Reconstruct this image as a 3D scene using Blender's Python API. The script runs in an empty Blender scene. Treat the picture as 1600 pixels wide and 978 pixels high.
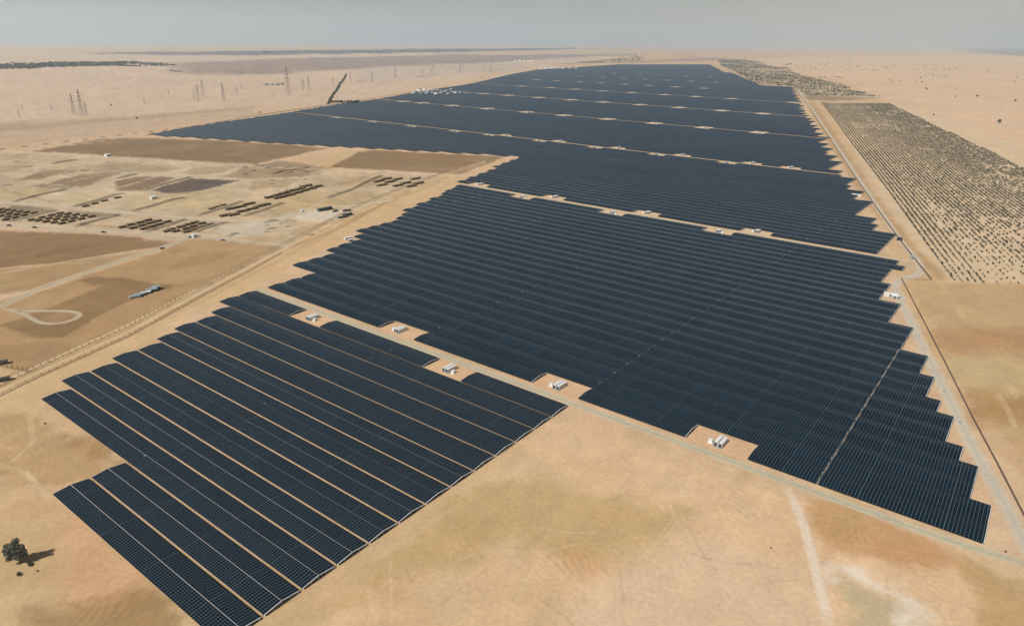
import bpy, math, random
import numpy as np
from mathutils import Matrix, Vector
random.seed(7); rng = np.random.default_rng(11)
U = 17.2                                    # one solar row pitch in metres
FPX = 1094.366
AX = np.array([[0.79409924, -0.23464353, 0.56066814],
               [0.60755733, 0.28103769, -0.74289428],
               [0.01674645, 0.93056984, 0.36573122]])   # world axes seen from the drone
H = U / 0.08533
G1 = (0.01419028, 0.00325775)
sc = bpy.context.scene
col = sc.collection

# ------------------------------------------------------------------ terrain
def hbase(x, y):
    x = np.asarray(x, float); y = np.asarray(y, float)
    r = np.hypot(x, y); R = 300 * U
    S = np.where(r < R, r / (2 * R), 1 - R / 2 / np.maximum(r, 1))
    return (G1[0] * x + G1[1] * y) * S

def _hash(ix, iy, s):
    a = (ix.astype(np.int64) * 374761393 + iy.astype(np.int64) * 668265263 + s * 974634777) & 0x7fffffff
    a = ((a ^ (a >> 13)) * 1274126177) & 0x7fffffff
    a = ((a ^ (a >> 16)) * 1103515245 + 12345) & 0x7fffffff
    return (a & 0xffff) / 65535.0

def vnoise(x, y, s=0):
    ix = np.floor(x); iy = np.floor(y); fx = x - ix; fy = y - iy
    fx = fx * fx * (3 - 2 * fx); fy = fy * fy * (3 - 2 * fy)
    a = _hash(ix, iy, s); b = _hash(ix + 1, iy, s); c = _hash(ix, iy + 1, s); d = _hash(ix + 1, iy + 1, s)
    return (a * (1 - fx) + b * fx) * (1 - fy) + (c * (1 - fx) + d * fx) * fy

def fbm(x, y, s=0, o=4):
    t = 0; am = 0.5; tot = 0
    for k in range(o):
        t = t + am * vnoise(x, y, s + k * 17); tot += am
        x = x * 2.03 + 5.2; y = y * 2.03 - 3.1; am *= 0.5
    return t / tot

def inv1(px, py):
    d = AX @ np.array([px - 800, -(py - 489), -FPX]); d /= math.hypot(d[0], d[1])
    lo, hi = U, 3400 * U
    for _ in range(48):
        m = math.sqrt(lo * hi)
        if H + d[2] * m - float(hbase(d[0] * m, d[1] * m)) > 0: lo = m
        else: hi = m
    return d[0] * lo, d[1] * lo
def Gp(pts): return np.array([inv1(*p) for p in pts])

def poly_sd(x, y, P):
    """signed distance, negative inside"""
    d = np.full(x.shape, 1e18); ins = np.zeros(x.shape, bool); n = len(P)
    for i in range(n):
        ax, ay = P[i]; bx, by = P[(i + 1) % n]
        ex, ey = bx - ax, by - ay; wx, wy = x - ax, y - ay
        t = np.clip((wx * ex + wy * ey) / max(ex * ex + ey * ey, 1e-9), 0, 1)
        d = np.minimum(d, (wx - ex * t) ** 2 + (wy - ey * t) ** 2)
        c = (ay > y) != (by > y)
        with np.errstate(divide='ignore', invalid='ignore'):
            xi = (bx - ax) * (y - ay) / (by - ay if by != ay else 1e-9) + ax
        ins ^= c & (x < xi)
    return np.where(ins, -1, 1) * np.sqrt(d)
def line_d(x, y, P):
    d = np.full(x.shape, 1e18)
    for i in range(len(P) - 1):
        ax, ay = P[i]; bx, by = P[i + 1]
        ex, ey = bx - ax, by - ay; wx, wy = x - ax, y - ay
        t = np.clip((wx * ex + wy * ey) / max(ex * ex + ey * ey, 1e-9), 0, 1)
        d = np.minimum(d, (wx - ex * t) ** 2 + (wy - ey * t) ** 2)
    return np.sqrt(d)

WORKED = np.array([(-45, 2), (6, 0), (8, 30), (3, 60), (-4, 110), (-34, 172), (-66, 222), (-120, 300), (-170, 410),
                   (-215, 360), (-190, 270), (-150, 190), (-118, 110), (-106, 80), (-98, 40), (-80, 20), (-60, 6)]) * U
def hgt(x, y):
    x = np.asarray(x, float); y = np.asarray(y, float)
    sh = x.shape; x = x.ravel(); y = y.ravel()
    z = hbase(x, y); r = np.hypot(x, y)
    m = r > 38 * U
    if m.any():
        xm, ym = x[m], y[m]
        k = np.clip((poly_sd(xm, ym, WORKED) - 1.5 * U) / (12 * U), 0, 1)
        rr = r[m] / U
        a = fbm((xm * .8 + ym * .6) / 60 + 3, (-xm * .6 + ym * .8) / 190, 5, 3) - .5
        b = fbm(xm / 900, ym / 500 + 9, 8, 3) - .5
        z[m] += k * (a * 9 + b * 26 * np.clip(rr / 250, .2, 1.6))
    return z.reshape(sh)
def hz(x, y): return float(hgt(np.array([x]), np.array([y]))[0])

# ------------------------------------------------------------------ soil colours (albedo, linear)
def srgb(r, g, b, k=0.76):
    f = lambda c: ((c / 255 + .055) / 1.055) ** 2.4 if c > 10 else c / 255 / 12.92
    return np.array([f(r), f(g), f(b)]) * k
FIELDS = []      # (polygon px, colour, edge softness m, roughness of outline m, strength)
def ext(pts): return [(-80 if a <= 0 else 1690 if a >= 1600 else a, 1030 if b >= 978 else b) for a, b in pts]
def fld(c, pts, soft=8, rough=10, s=1.0): FIELDS.append((Gp(ext(pts)), srgb(*c), soft, rough, s))
# desert and plains
fld((212, 186, 160), [(0, 105), (0, 214), (240, 190), (420, 172), (540, 160), (800, 112), (960, 92), (930, 84), (0, 84)], 120, 60, .8)
fld((152, 132, 120), [(270, 98), (420, 92), (700, 86), (860, 85), (980, 84.5), (1010, 85.5), (900, 90), (800, 96), (640, 104), (500, 112), (380, 118), (280, 116)], 160, 90, .8)
fld((196, 178, 160), [(560, 108), (700, 100), (820, 97), (800, 112), (640, 122), (560, 128)], 90, 60, .6)
fld((118, 108, 106), [(150, 83), (420, 80), (700, 77), (900, 75.8), (1000, 75.6), (900, 77.2), (700, 82), (400, 87), (150, 86)], 200, 150, .95)
fld((168, 148, 128), [(840, 102), (930, 96), (1060, 93), (1140, 91), (1150, 94), (1060, 97), (930, 99)], 60, 30, .8)
fld((224, 190, 155), [(1130, 92), (1600, 84), (1600, 258), (1500, 205), (1385, 158), (1300, 122), (1200, 104)], 60, 40, .75)
fld((118, 118, 116), [(1480, 77), (1600, 76), (1600, 93), (1560, 86)], 500, 400, .8)
fld((196, 170, 140), [(0, 192), (0, 236), (230, 205), (400, 180), (390, 168), (200, 182)], 25, 20, .7)
fld((176, 150, 118), [(0, 200), (0, 215), (260, 183), (400, 170), (398, 166), (200, 184)], 25, 20, .6)
# left farm base
fld((204, 180, 146), [(0, 232), (56, 238), (230, 247), (560, 268), (716, 275), (560, 342), (452, 388), (0, 352)], 10, 12, .95)
fld((146, 119, 88), [(51, 237), (115, 225), (160, 217), (230, 216), (358, 220.5), (480, 229), (512, 232), (455, 244), (400, 257), (230, 247), (102, 239)], 5, 8, .95)
fld((146, 119, 86), [(515, 261), (560, 238), (583, 234.5), (645, 238), (790, 245), (717, 272.8), (600, 266), (553, 263)], 5, 6, .95)
fld((142, 117, 92), [(180, 283), (220, 275.3), (276, 278), (222, 298), (180, 300)], 3, 3, .9)
fld((112, 97, 86), [(237.5, 297), (295, 279), (359, 281.7), (380, 281), (352, 289.4), (320, 297), (295, 304), (256, 301)], 3, 5, .95)
fld((160, 133, 103), [(22, 282), (72, 264.7), (128, 266.6), (58, 281)], 4, 6, .9)
fld((156, 130, 101), [(48, 292), (128, 273), (200, 268), (166, 278), (128, 293.5), (89, 294)], 4, 6, .9)
fld((176, 152, 120), [(96, 262), (190, 256), (300, 262), (230, 272), (128, 268)], 4, 6, .6)
fld((160, 134, 104), [(380, 262), (440, 252), (520, 264), (470, 276), (400, 280), (350, 276)], 6, 14, .8)
fld((186, 162, 120), [(20, 292), (88, 296), (20, 312), (0, 312), (0, 292)], 4, 6, .7)
fld((196, 172, 130), [(190, 308), (290, 300), (380, 290), (330, 330), (200, 328)], 4, 6, .6)
fld((190, 163, 118), [(380, 320), (480, 300), (560, 298), (600, 304), (520, 330), (430, 336)], 5, 9, .7)
fld((128, 112, 84), [(12, 322), (45, 322.5), (90, 328), (60, 334), (14, 326)], 2, 4, .7)
fld((128, 112, 84), [(110, 330), (186, 334), (190, 338), (150, 340), (120, 333)], 2, 4, .7)
fld((214, 196, 170), [(465, 334), (487, 326.6), (553, 329.7), (548, 343), (500, 346), (461, 343)], 4, 8, .95)
fld((210, 194, 168), [(340, 360), (360, 350), (420, 344), (455, 330), (440, 350), (400, 366), (352, 372)], 4, 8, .9)
fld((168, 138, 98), [(470, 352), (510, 348), (545, 352), (520, 366), (480, 372), (455, 366)], 4, 8, .6)
fld((150, 120, 84), [(0, 358), (153, 367), (278, 378.5), (243, 386), (120, 407), (0, 426)], 4, 6, .95)
fld((178, 147, 106), [(0, 430), (120, 409), (240, 389), (155, 418), (100, 436), (50, 454), (0, 474)], 4, 5, .9)
fld((180, 146, 104), [(300, 372), (452, 388), (400, 405), (200, 508), (44, 578), (0, 574), (0, 490), (60, 458), (155, 424), (250, 393)], 4, 8, .95)
fld((146, 117, 80), [(119, 438), (153, 431), (199, 436), (245, 444), (282, 446), (215, 465), (146, 498), (100, 526), (60, 526), (5, 508), (45, 492), (69, 482), (120, 462), (160, 447)], 2.5, 5, .9)
fld((176, 144, 106), [(64, 497), (92, 487), (126, 488), (124, 497), (96, 506), (66, 504)], 2, 3, .6)
fld((212, 180, 136), [(0, 580), (44, 581), (60, 578), (20, 605), (0, 612)], 2, 3, .6)
fld((212, 178, 132), [(0, 612), (44, 584), (200, 514), (400, 412), (470, 372), (600, 305), (700, 272), (720, 274), (640, 312), (500, 392), (420, 440), (235, 520), (160, 560), (62, 620), (0, 650)], 2, 5, .8)
fld((190, 156, 112), [(0, 605), (30, 592), (200, 517), (420, 405), (560, 335), (700, 276), (704, 279), (600, 322), (440, 408), (240, 512), (60, 596), (0, 622)], 1.5, 3, .5)
# apron inside the fence, right of the rows
fld((216, 184, 148), [(1240, 138), (1280, 200), (1330, 280), (1400, 405), (1400, 440), (1540, 700), (1600, 800), (1600, 900), (1480, 850), (1550, 760), (1420, 545), (1370, 470), (1392, 405), (1300, 250), (1230, 138)], 3, 3, .8)
fld((190, 154, 112), [(1262, 152), (1280, 170), (1340, 262), (1400, 350), (1478, 436), (1462, 436), (1380, 352), (1318, 262), (1266, 175)], 4, 6, .85)
fld((218, 192, 156), [(1288, 160), (1390, 161), (1600, 258), (1600, 446), (1482, 440), (1400, 340)], 4, 5, .8)
fld((150, 124, 98), [(1255, 148), (1262, 156), (1300, 158), (1372, 154), (1300, 151)], 20, 12, .8)
fld((186, 164, 134), [(1118, 92), (1200, 102), (1300, 130), (1370, 152), (1255, 150), (1236, 134), (1170, 134), (1135, 110)], 20, 30, .7)
fld((198, 165, 122), [(1418, 445), (1482, 443), (1600, 450), (1600, 790), (1520, 640), (1470, 540)], 3, 5, .95)
fld((186, 146, 104), [(1440, 517), (1500, 512), (1600, 520), (1600, 545), (1500, 552), (1470, 545)], 14, 14, .8)
fld((178, 140, 92), [(1510, 620), (1600, 605), (1600, 680), (1540, 672)], 12, 14, .8)
fld((206, 180, 134), [(1480, 560), (1560, 560), (1600, 580), (1590, 606), (1510, 600)], 10, 12, .6)
for pl_, c_ in (([(0, 240), (48, 241), (20, 250), (0, 252)], (176, 150, 118)), ([(80, 246), (150, 248), (110, 256), (50, 255)], (194, 168, 134)), ([(170, 252), (230, 254), (205, 262), (140, 261)], (182, 158, 124)),
                ([(0, 262), (40, 258), (30, 268), (0, 274)], (186, 160, 126)), ([(300, 262), (372, 258), (350, 270), (285, 273)], (170, 142, 110)), ([(392, 284), (470, 280), (452, 292), (388, 297)], (184, 156, 118)),
                ([(540, 276), (640, 276), (600, 290), (520, 292)], (196, 168, 126)), ([(100, 306), (170, 300), (150, 318), (96, 320)], (204, 180, 138)), ([(300, 306), (360, 300), (330, 322), (262, 326)], (208, 184, 142)),
                ([(360, 372), (450, 366), (440, 380), (400, 382)], (196, 166, 126)), ([(60, 395), (160, 380), (120, 392), (50, 404)], (138, 110, 78)), ([(300, 400), (370, 392), (330, 412), (250, 424)], (168, 134, 94)),
                ([(0, 540), (80, 534), (120, 545), (60, 566), (0, 568)], (168, 136, 98))):
    fld(c_, pl_, 2.5, 4, .7)
# open sand in front
fld((220, 186, 147), [(890, 640), (1240, 770), (1600, 890), (1600, 978), (410, 978), (600, 845)], 8, 8, .6)
fld((196, 165, 115), [(700, 770), (830, 740), (1020, 790), (1080, 800), (1010, 880), (960, 910), (850, 860), (760, 850), (560, 930), (480, 960), (600, 860)], 8, 12, .8)
fld((204, 164, 118), [(570, 905), (650, 890), (670, 940), (600, 950)], 6, 8, .3)
fld((196, 150, 104), [(1254, 775), (1330, 790), (1400, 820), (1480, 850), (1500, 886), (1450, 890), (1400, 880), (1330, 880), (1290, 868)], 4, 7, .75)
fld((186, 152, 100), [(1262, 800), (1330, 800), (1380, 830), (1330, 858), (1284, 850)], 5, 6, .6)
fld((182, 172, 140), [(1320, 905), (1370, 915), (1420, 945), (1430, 978), (1330, 978)], 5, 9, .55)
fld((232, 218, 196), [(1296, 892), (1350, 892), (1440, 928), (1450, 965), (1425, 978), (1400, 935), (1340, 908), (1300, 910)], 5, 9, .75)
fld((196, 160, 110), [(1500, 870), (1545, 885), (1600, 930), (1600, 978), (1545, 978), (1520, 910)], 5, 8, .8)
fld((222, 192, 160), [(900, 900), (1100, 850), (1280, 860), (1300, 978), (860, 978)], 10, 12, .7)
fld((206, 160, 118), [(890, 850), (960, 872), (975, 890), (930, 900), (880, 895)], 3, 8, .35)
fld((188, 154, 108), [(0, 640), (60, 650), (200, 735), (140, 752), (80, 772), (0, 745)], 4, 12, .7)
fld((170, 134, 90), [(110, 678), (200, 690), (160, 700), (190, 722), (120, 712)], 4, 8, .6)
fld((212, 164, 122), [(100, 800), (200, 870), (230, 930), (140, 936), (80, 900), (70, 850)], 6, 9, .5)
fld((206, 158, 114), [(20, 780), (80, 790), (60, 812), (10, 810)], 5, 6, .4)
fld((160, 126, 82), [(60, 940), (150, 922), (250, 930), (300, 978), (40, 978)], 6, 10, .7)
fld((196, 166, 118), [(0, 800), (40, 830), (110, 880), (60, 930), (0, 930)], 6, 9, .5)
TRACKS = []
def trk(c, pts, w=1.0, s=.6): TRACKS.append((Gp(pts), srgb(*c), w, s))
for dx in (0, 5):
    trk((224, 200, 160), [(1556 + dx, 615), (1572 + dx, 640), (1584 + dx, 668)], .5)
    trk((222, 196, 156), [(1573 + dx, 598), (1587 + dx, 622)], .5, .5)
    trk((222, 194, 150), [(0, 725 + dx), (40, 735 + dx), (56, 752 + dx), (74, 775)], .9, .5)
    trk((222, 194, 150), [(62 + dx, 628), (44 + dx, 655), (50 + dx, 690), (20, 720)], .6, .5)
    trk((222, 194, 150), [(1502 + dx, 500), (1490 + dx, 470), (1462 + dx, 440)], .7, .35)
    trk((226, 200, 160), [(1030 + dx * 2, 838), (1052 + dx * 2, 810)], .35, .4)
    trk((214, 186, 140), [(0, 900 + dx * 1.5), (12, 880 + dx), (30, 862), (0, 856)], .35, .3)
    trk((216, 188, 140), [(600, 865 + dx), (680, 808 + dx), (800, 742 + dx), (900, 690 + dx)], .5, .35)
    trk((222, 194, 150), [(800, 955 + dx), (812, 920 + dx), (850, 860 + dx), (900, 850)], .5, .35)
    trk((226, 202, 166), [(1062 + dx, 775), (1075 + dx, 745), (1100, 730)], .5, .3)
trk((122, 98, 66), [(0, 233.5), (150, 216), (300, 198), (400, 184.5), (540, 165), (640, 147)], 2.5, .8)
trk((214, 190, 158), [(0, 241), (150, 222), (230, 209), (300, 202)], 5, .6)
trk((206, 188, 158), [(180, 268), (289, 277), (380, 281)], 3, .8)
trk((214, 194, 160), [(0, 237), (102, 241), (230, 249.5), (400, 261), (553, 267), (717, 275.5)], 4, .8)
trk((208, 190, 160), [(0, 246), (35, 240), (60, 237)], 2, .5)
trk((208, 190, 160), [(0, 290), (60, 286), (95, 290), (190, 300), (250, 303)], 3, .6)
trk((208, 190, 160), [(14, 300), (60, 282), (130, 262), (170, 250)], 2.5, .6)
trk((208, 186, 152), [(560, 300), (600, 304), (650, 296), (700, 280)], 2.5, .6)
for a in ((-18, -9), (-12, -5), (-5, 2), (2, 8), (9, 16)):
    trk((226, 202, 166), [(1250 + a[0] * 2, 978), (1244 + a[0], 940), (1230, 900)], .3, .12)

for off, c_, w_, s_ in ((-9, (170, 138, 98), 1.6, .6), (-4, (226, 200, 158), 1.6, .55), (3, (150, 118, 80), 1.2, .6), (7, (226, 200, 160), 2.2, .5), (13, (168, 136, 98), 1.4, .5), (20, (222, 190, 150), 2.0, .4)):
    trk(c_, [(0, 603 + off), (44, 582 + off), (137, 540 + off), (200, 512 + off * .95), (300, 459 + off * .8), (400, 407 + off * .65), (470, 371 + off * .55), (560, 324 + off * .42), (640, 292 + off * .32), (700, 270 + off * .25), (760, 252 + off * .15)], w_, s_)
for pts_, c_ in (([(20, 300), (90, 318)], (150, 126, 92)), ([(225, 298), (90, 322)], (214, 194, 160)), ([(380, 282), (180, 332)], (214, 194, 160)), ([(500, 268), (350, 344)], (210, 190, 156)),
                 ([(600, 266), (440, 348)], (214, 192, 156)), ([(0, 272), (120, 252), (180, 246)], (212, 192, 160)), ([(0, 256), (90, 244)], (150, 128, 98)), ([(170, 250), (60, 268), (0, 282)], (214, 196, 164)),
                 ([(250, 252), (120, 282), (40, 300)], (206, 186, 152)), ([(330, 256), (260, 272), (170, 298)], (214, 196, 160)), ([(600, 268), (540, 286), (480, 296), (380, 320)], (168, 140, 104)),
                 ([(440, 346), (500, 352), (560, 340)], (170, 142, 104)), ([(455, 386), (520, 362), (600, 318), (640, 298)], (170, 140, 102)), ([(0, 344), (200, 356), (330, 364)], (150, 126, 92))):
    trk(c_, pts_, 2.6, .6)
for j in range(34):          # vehicle passes over the open sand
    r_ = random.Random(j); x0 = r_.uniform(420, 1560); y0 = r_.uniform(690, 960)
    if x0 < 900 and y0 < 960 - (x0 - 420) * .68 + 30: continue
    a_ = r_.choice((r_.uniform(-.7, -.35), r_.uniform(1.2, 1.9), r_.uniform(.2, .5))); L_ = r_.uniform(25, 130); bnd = r_.uniform(-.4, .4)
    p_ = [(x0 + math.cos(a_ + bnd * t) * L_ * t, y0 + math.sin(a_ + bnd * t) * L_ * t) for t in (0, .25, .5, .75, 1)]
    if any((q[1] < 640 + (q[0] - 890) * .362 + 14) for q in p_ if q[0] > 880): continue
    cc_ = r_.choice(((236, 210, 172), (176, 144, 104)))
    for d_ in (0, 2.6): trk(cc_, [(q[0] + d_, q[1] + d_ * .4) for q in p_], .3, .22)
FARM = Gp([(-40, 236), (56, 238), (230, 246), (560, 262), (716, 276), (560, 342), (452, 388), (300, 372), (-40, 354)])
RIPPLES = [(Gp(p_), a_, ax_, ay_) for p_, a_, ax_, ay_ in (
    ([(1262, 795), (1320, 795), (1400, 830), (1400, 860), (1330, 870), (1270, 860)], .10, .9, .4),
    ([(1400, 880), (1460, 885), (1510, 930), (1540, 978), (1440, 960), (1380, 900)], .09, .3, .9),
    ([(40, 960), (150, 915), (240, 925), (320, 990), (40, 990)], .12, .8, .6),
    ([(0, 600), (60, 640), (130, 690), (120, 770), (0, 780)], .06, .4, .9),
    ([(820, 850), (900, 840), (975, 880), (960, 910), (860, 925), (810, 930)], .08, .5, .85),
    ([(1040, 730), (1230, 760), (1240, 840), (1060, 830)], .05, .2, .95))]

def soil(x, y):
    sh = x.shape; x = x.ravel(); y = y.ravel(); r = np.hypot(x, y) / U
    A = srgb(210, 177, 134); B = srgb(217, 182, 148); C = srgb(188, 154, 108)
    n1 = fbm(x / 160, y / 160, 1, 5)[:, None]; n2 = fbm(x / 45 + 7, y / 60, 3, 5)[:, None]
    c = A + (B - A) * np.clip((n1 - .42) * 5, 0, 1) * .8
    c = c + (C - c) * np.clip((n2 - .58) * 5, 0, 1) * .25
    w1 = (fbm(x / 30, y / 30, 21, 4) - .5); w2 = (fbm(x / 30, y / 30, 29, 4) - .5)
    for P, cc, soft, rough, s in FIELDS:
        R = rough + soft
        m = (x > P[:, 0].min() - R * 1.5) & (x < P[:, 0].max() + R * 1.5) & (y > P[:, 1].min() - R * 1.5) & (y < P[:, 1].max() + R * 1.5)
        if not m.any(): continue
        d = poly_sd(x[m] + w1[m] * rough * 2, y[m] + w2[m] * rough * 2, P)
        d = d + (fbm(x[m] / 6, y[m] / 6, 141, 3) - .5) * min(rough * 1.2, 12)
        k = np.clip(.5 - d / (2 * soft), 0, 1); k = k * k * (3 - 2 * k) * s
        k = (k * np.clip(.75 + .6 * n2[m, 0], 0, 1.15))[:, None]
        c[m] = c[m] + (cc - c[m]) * np.clip(k, 0, 1)
    for P, cc, w, s in TRACKS:
        m = (x > P[:, 0].min() - 3 * w) & (x < P[:, 0].max() + 3 * w) & (y > P[:, 1].min() - 3 * w) & (y < P[:, 1].max() + 3 * w)
        if not m.any(): continue
        d = line_d(x[m], y[m], P)
        k = (np.clip(1.5 - d / w, 0, 1) * s * (.5 + .8 * np.clip(fbm(x[m] / 9, y[m] / 9, 40, 2), 0, 1)))[:, None]
        c[m] = c[m] + (cc - c[m]) * np.clip(k, 0, 1)
    # blown veneers: pinker and more olive sand in streaks, thin pale scrapes
    u1 = x + 30 * w1; v1 = y + 30 * w2
    p1 = fbm(u1 / 55, v1 / 22, 101, 5)[:, None]; p2 = fbm(u1 / 24 + 9, v1 / 38, 111, 5)[:, None]
    c = c * (1 + np.clip((p1 - .5) * 3, -1, 1) * np.array([.045, .015, -.01]))
    c = c * (1 + np.clip((p2 - .52) * 3.2, -1, 1) * np.array([.025, .035, .05]))
    sc1 = 1 - np.abs(fbm(u1 / 16, v1 / 16, 121, 3) - .5) * 14; sc2 = np.clip((fbm(x / 80, y / 80, 131, 2) - .52) * 7, 0, 1)
    c = c * (1 + .07 * np.clip(sc1, 0, 1) * sc2)[:, None]
    m = (x > FARM[:, 0].min()) & (x < FARM[:, 0].max()) & (y > FARM[:, 1].min()) & (y < FARM[:, 1].max())
    if m.any():
        q = np.clip(-poly_sd(x[m], y[m], FARM) / 20, 0, 1)
        c[m] = c[m] * (1 + q * ((fbm(x[m] / 26, y[m] / 9, 151, 5) - .5) * .42 + (fbm(x[m] / 90, y[m] / 60, 161, 3) - .5) * .3))[:, None]
    n3 = fbm(x / 7, y / 11, 51, 4); n4 = fbm(x / 420, y / 300, 61, 4)
    c = c * (1 + (n3 - .5) * .18 + (n4 - .5) * .10)[:, None]
    # wind ripples in the loose sand
    for P, amp, ax, ay in RIPPLES:
        m = (x > P[:, 0].min() - 10) & (x < P[:, 0].max() + 10) & (y > P[:, 1].min() - 10) & (y < P[:, 1].max() + 10)
        if not m.any(): continue
        xm, ym = x[m], y[m]; q = np.clip(-poly_sd(xm, ym, P) / 14, 0, 1) * np.clip((fbm(xm / 9, ym / 9, 77, 3) - .36) * 5, 0, 1)
        c[m] = c[m] * (1 + amp * q * np.sin((xm * ax + ym * ay) * 2.1 + 16 * fbm(xm / 12, ym / 12, 70, 3)))[:, None]
    return np.clip(c, 0, 1).reshape(sh + (3,))

# ------------------------------------------------------------------ materials
def mat(name, color=(.5, .5, .5), rough=.7, metal=0, noise=None, spec=None):
    m = bpy.data.materials.new(name); m.use_nodes = True
    nt = m.node_tree; b = nt.nodes['Principled BSDF']
    b.inputs['Roughness'].default_value = rough; b.inputs['Metallic'].default_value = metal
    b.inputs['Base Color'].default_value = (*color, 1)
    if spec is not None: b.inputs['Specular IOR Level'].default_value = spec
    if noise:
        sc_, amt = noise
        n = nt.nodes.new('ShaderNodeTexNoise'); n.inputs['Scale'].default_value = sc_; n.inputs['Detail'].default_value = 4
        t = nt.nodes.new('ShaderNodeTexCoord'); nt.links.new(t.outputs['Object'], n.inputs['Vector'])
        mx = nt.nodes.new('ShaderNodeMixRGB'); mx.blend_type = 'MULTIPLY'; mx.inputs[0].default_value = 1
        rmp = nt.nodes.new('ShaderNodeMapRange'); rmp.inputs[1].default_value = .3; rmp.inputs[2].default_value = .7
        rmp.inputs[3].default_value = 1 - amt; rmp.inputs[4].default_value = 1 + amt * .5
        nt.links.new(n.outputs['Fac'], rmp.inputs[0]); nt.links.new(rmp.outputs[0], mx.inputs[2])
        mx.inputs[1].default_value = (*color, 1); nt.links.new(mx.outputs[0], b.inputs['Base Color'])
    return m

def ground_mat():
    m = mat('sand', rough=.95, spec=.15); nt = m.node_tree; b = nt.nodes['Principled BSDF']
    at = nt.nodes.new('ShaderNodeAttribute'); at.attribute_name = 'soil'
    tc = nt.nodes.new('ShaderNodeTexCoord')
    def ns(scale, det=5):
        n = nt.nodes.new('ShaderNodeTexNoise'); n.inputs['Scale'].default_value = scale; n.inputs['Detail'].default_value = det
        n.inputs['Roughness'].default_value = .65
        nt.links.new(tc.outputs['Object'], n.inputs['Vector']); return n
    n1 = ns(.45); n2 = ns(.05)
    cur = at.outputs['Color']
    for n, a in ((n1, .14), (n2, .09)):
        r = nt.nodes.new('ShaderNodeMapRange'); r.inputs[1].default_value = .25; r.inputs[2].default_value = .75
        r.inputs[3].default_value = 1 - a; r.inputs[4].default_value = 1 + a
        nt.links.new(n.outputs['Fac'], r.inputs[0])
        mx = nt.nodes.new('ShaderNodeMixRGB'); mx.blend_type = 'MULTIPLY'; mx.inputs[0].default_value = 1
        nt.links.new(cur, mx.inputs[1]); nt.links.new(r.outputs[0], mx.inputs[2]); cur = mx.outputs[0]
    nt.links.new(cur, b.inputs['Base Color'])
    bp = nt.nodes.new('ShaderNodeBump'); bp.inputs['Strength'].default_value = .4; bp.inputs['Distance'].default_value = .4
    n5 = ns(.35, 6)
    nt.links.new(n5.outputs['Fac'], bp.inputs['Height']); nt.links.new(bp.outputs[0], b.inputs['Normal'])
    return m

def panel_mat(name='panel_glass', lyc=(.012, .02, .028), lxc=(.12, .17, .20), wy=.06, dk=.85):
    m = mat(name, rough=.2); nt = m.node_tree; b = nt.nodes['Principled BSDF']; N = nt.nodes; L = nt.links
    uv = N.new('ShaderNodeUVMap'); sp = N.new('ShaderNodeSeparateXYZ'); L.new(uv.outputs[0], sp.inputs[0])
    def mth(op, a, bb=None, c=None):
        n = N.new('ShaderNodeMath'); n.operation = op
        for i, v in enumerate((a, bb, c)):
            if v is None: continue
            if isinstance(v, (int, float)): n.inputs[i].default_value = v
            else: L.new(v, n.inputs[i])
        return n.outputs[0]
    fx = mth('FRACT', sp.outputs[0]); fy = mth('FRACT', sp.outputs[1])
    lx = mth('LESS_THAN', fx, .070)          # gap between neighbouring modules along the row
    ly = mth('LESS_THAN', fy, wy)
    fx20 = mth('FRACT', mth('DIVIDE', sp.outputs[0], 22.0)); lw = mth('LESS_THAN', fx20, .0055)
    lx = mth('MAXIMUM', lx, lw)
    cx = mth('FLOOR', sp.outputs[0]); cy = mth('FLOOR', sp.outputs[1])
    cb = N.new('ShaderNodeCombineXYZ'); L.new(cx, cb.inputs[0]); L.new(cy, cb.inputs[1])
    wn = N.new('ShaderNodeTexWhiteNoise'); wn.noise_dimensions = '2D'; L.new(cb.outputs[0], wn.inputs[0])
    sx = mth('FLOOR', mth('DIVIDE', sp.outputs[0], 22.0)); oi = N.new('ShaderNodeObjectInfo')
    cb2 = N.new('ShaderNodeCombineXYZ'); L.new(sx, cb2.inputs[0]); L.new(oi.outputs['Random'], cb2.inputs[1])
    wn2 = N.new('ShaderNodeTexWhiteNoise'); wn2.noise_dimensions = '2D'; L.new(cb2.outputs[0], wn2.inputs[0])
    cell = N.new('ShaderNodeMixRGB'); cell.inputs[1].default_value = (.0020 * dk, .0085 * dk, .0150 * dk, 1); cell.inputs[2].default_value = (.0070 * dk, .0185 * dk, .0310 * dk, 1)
    L.new(mth('ADD', mth('MULTIPLY', wn.outputs[0], .45), mth('MULTIPLY', wn2.outputs[0], .5)), cell.inputs[0])
    m1 = N.new('ShaderNodeMixRGB'); m1.inputs[2].default_value = (*lyc, 1); L.new(ly, m1.inputs[0]); L.new(cell.outputs[0], m1.inputs[1])
    m2 = N.new('ShaderNodeMixRGB'); m2.inputs[2].default_value = (*lxc, 1); L.new(lx, m2.inputs[0]); L.new(m1.outputs[0], m2.inputs[1])
    L.new(m2.outputs[0], b.inputs['Base Color']); b.inputs['IOR'].default_value = 1.14; b.inputs['Specular Tint'].default_value = (.40, .78, 1.0, 1)
    return m

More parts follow.
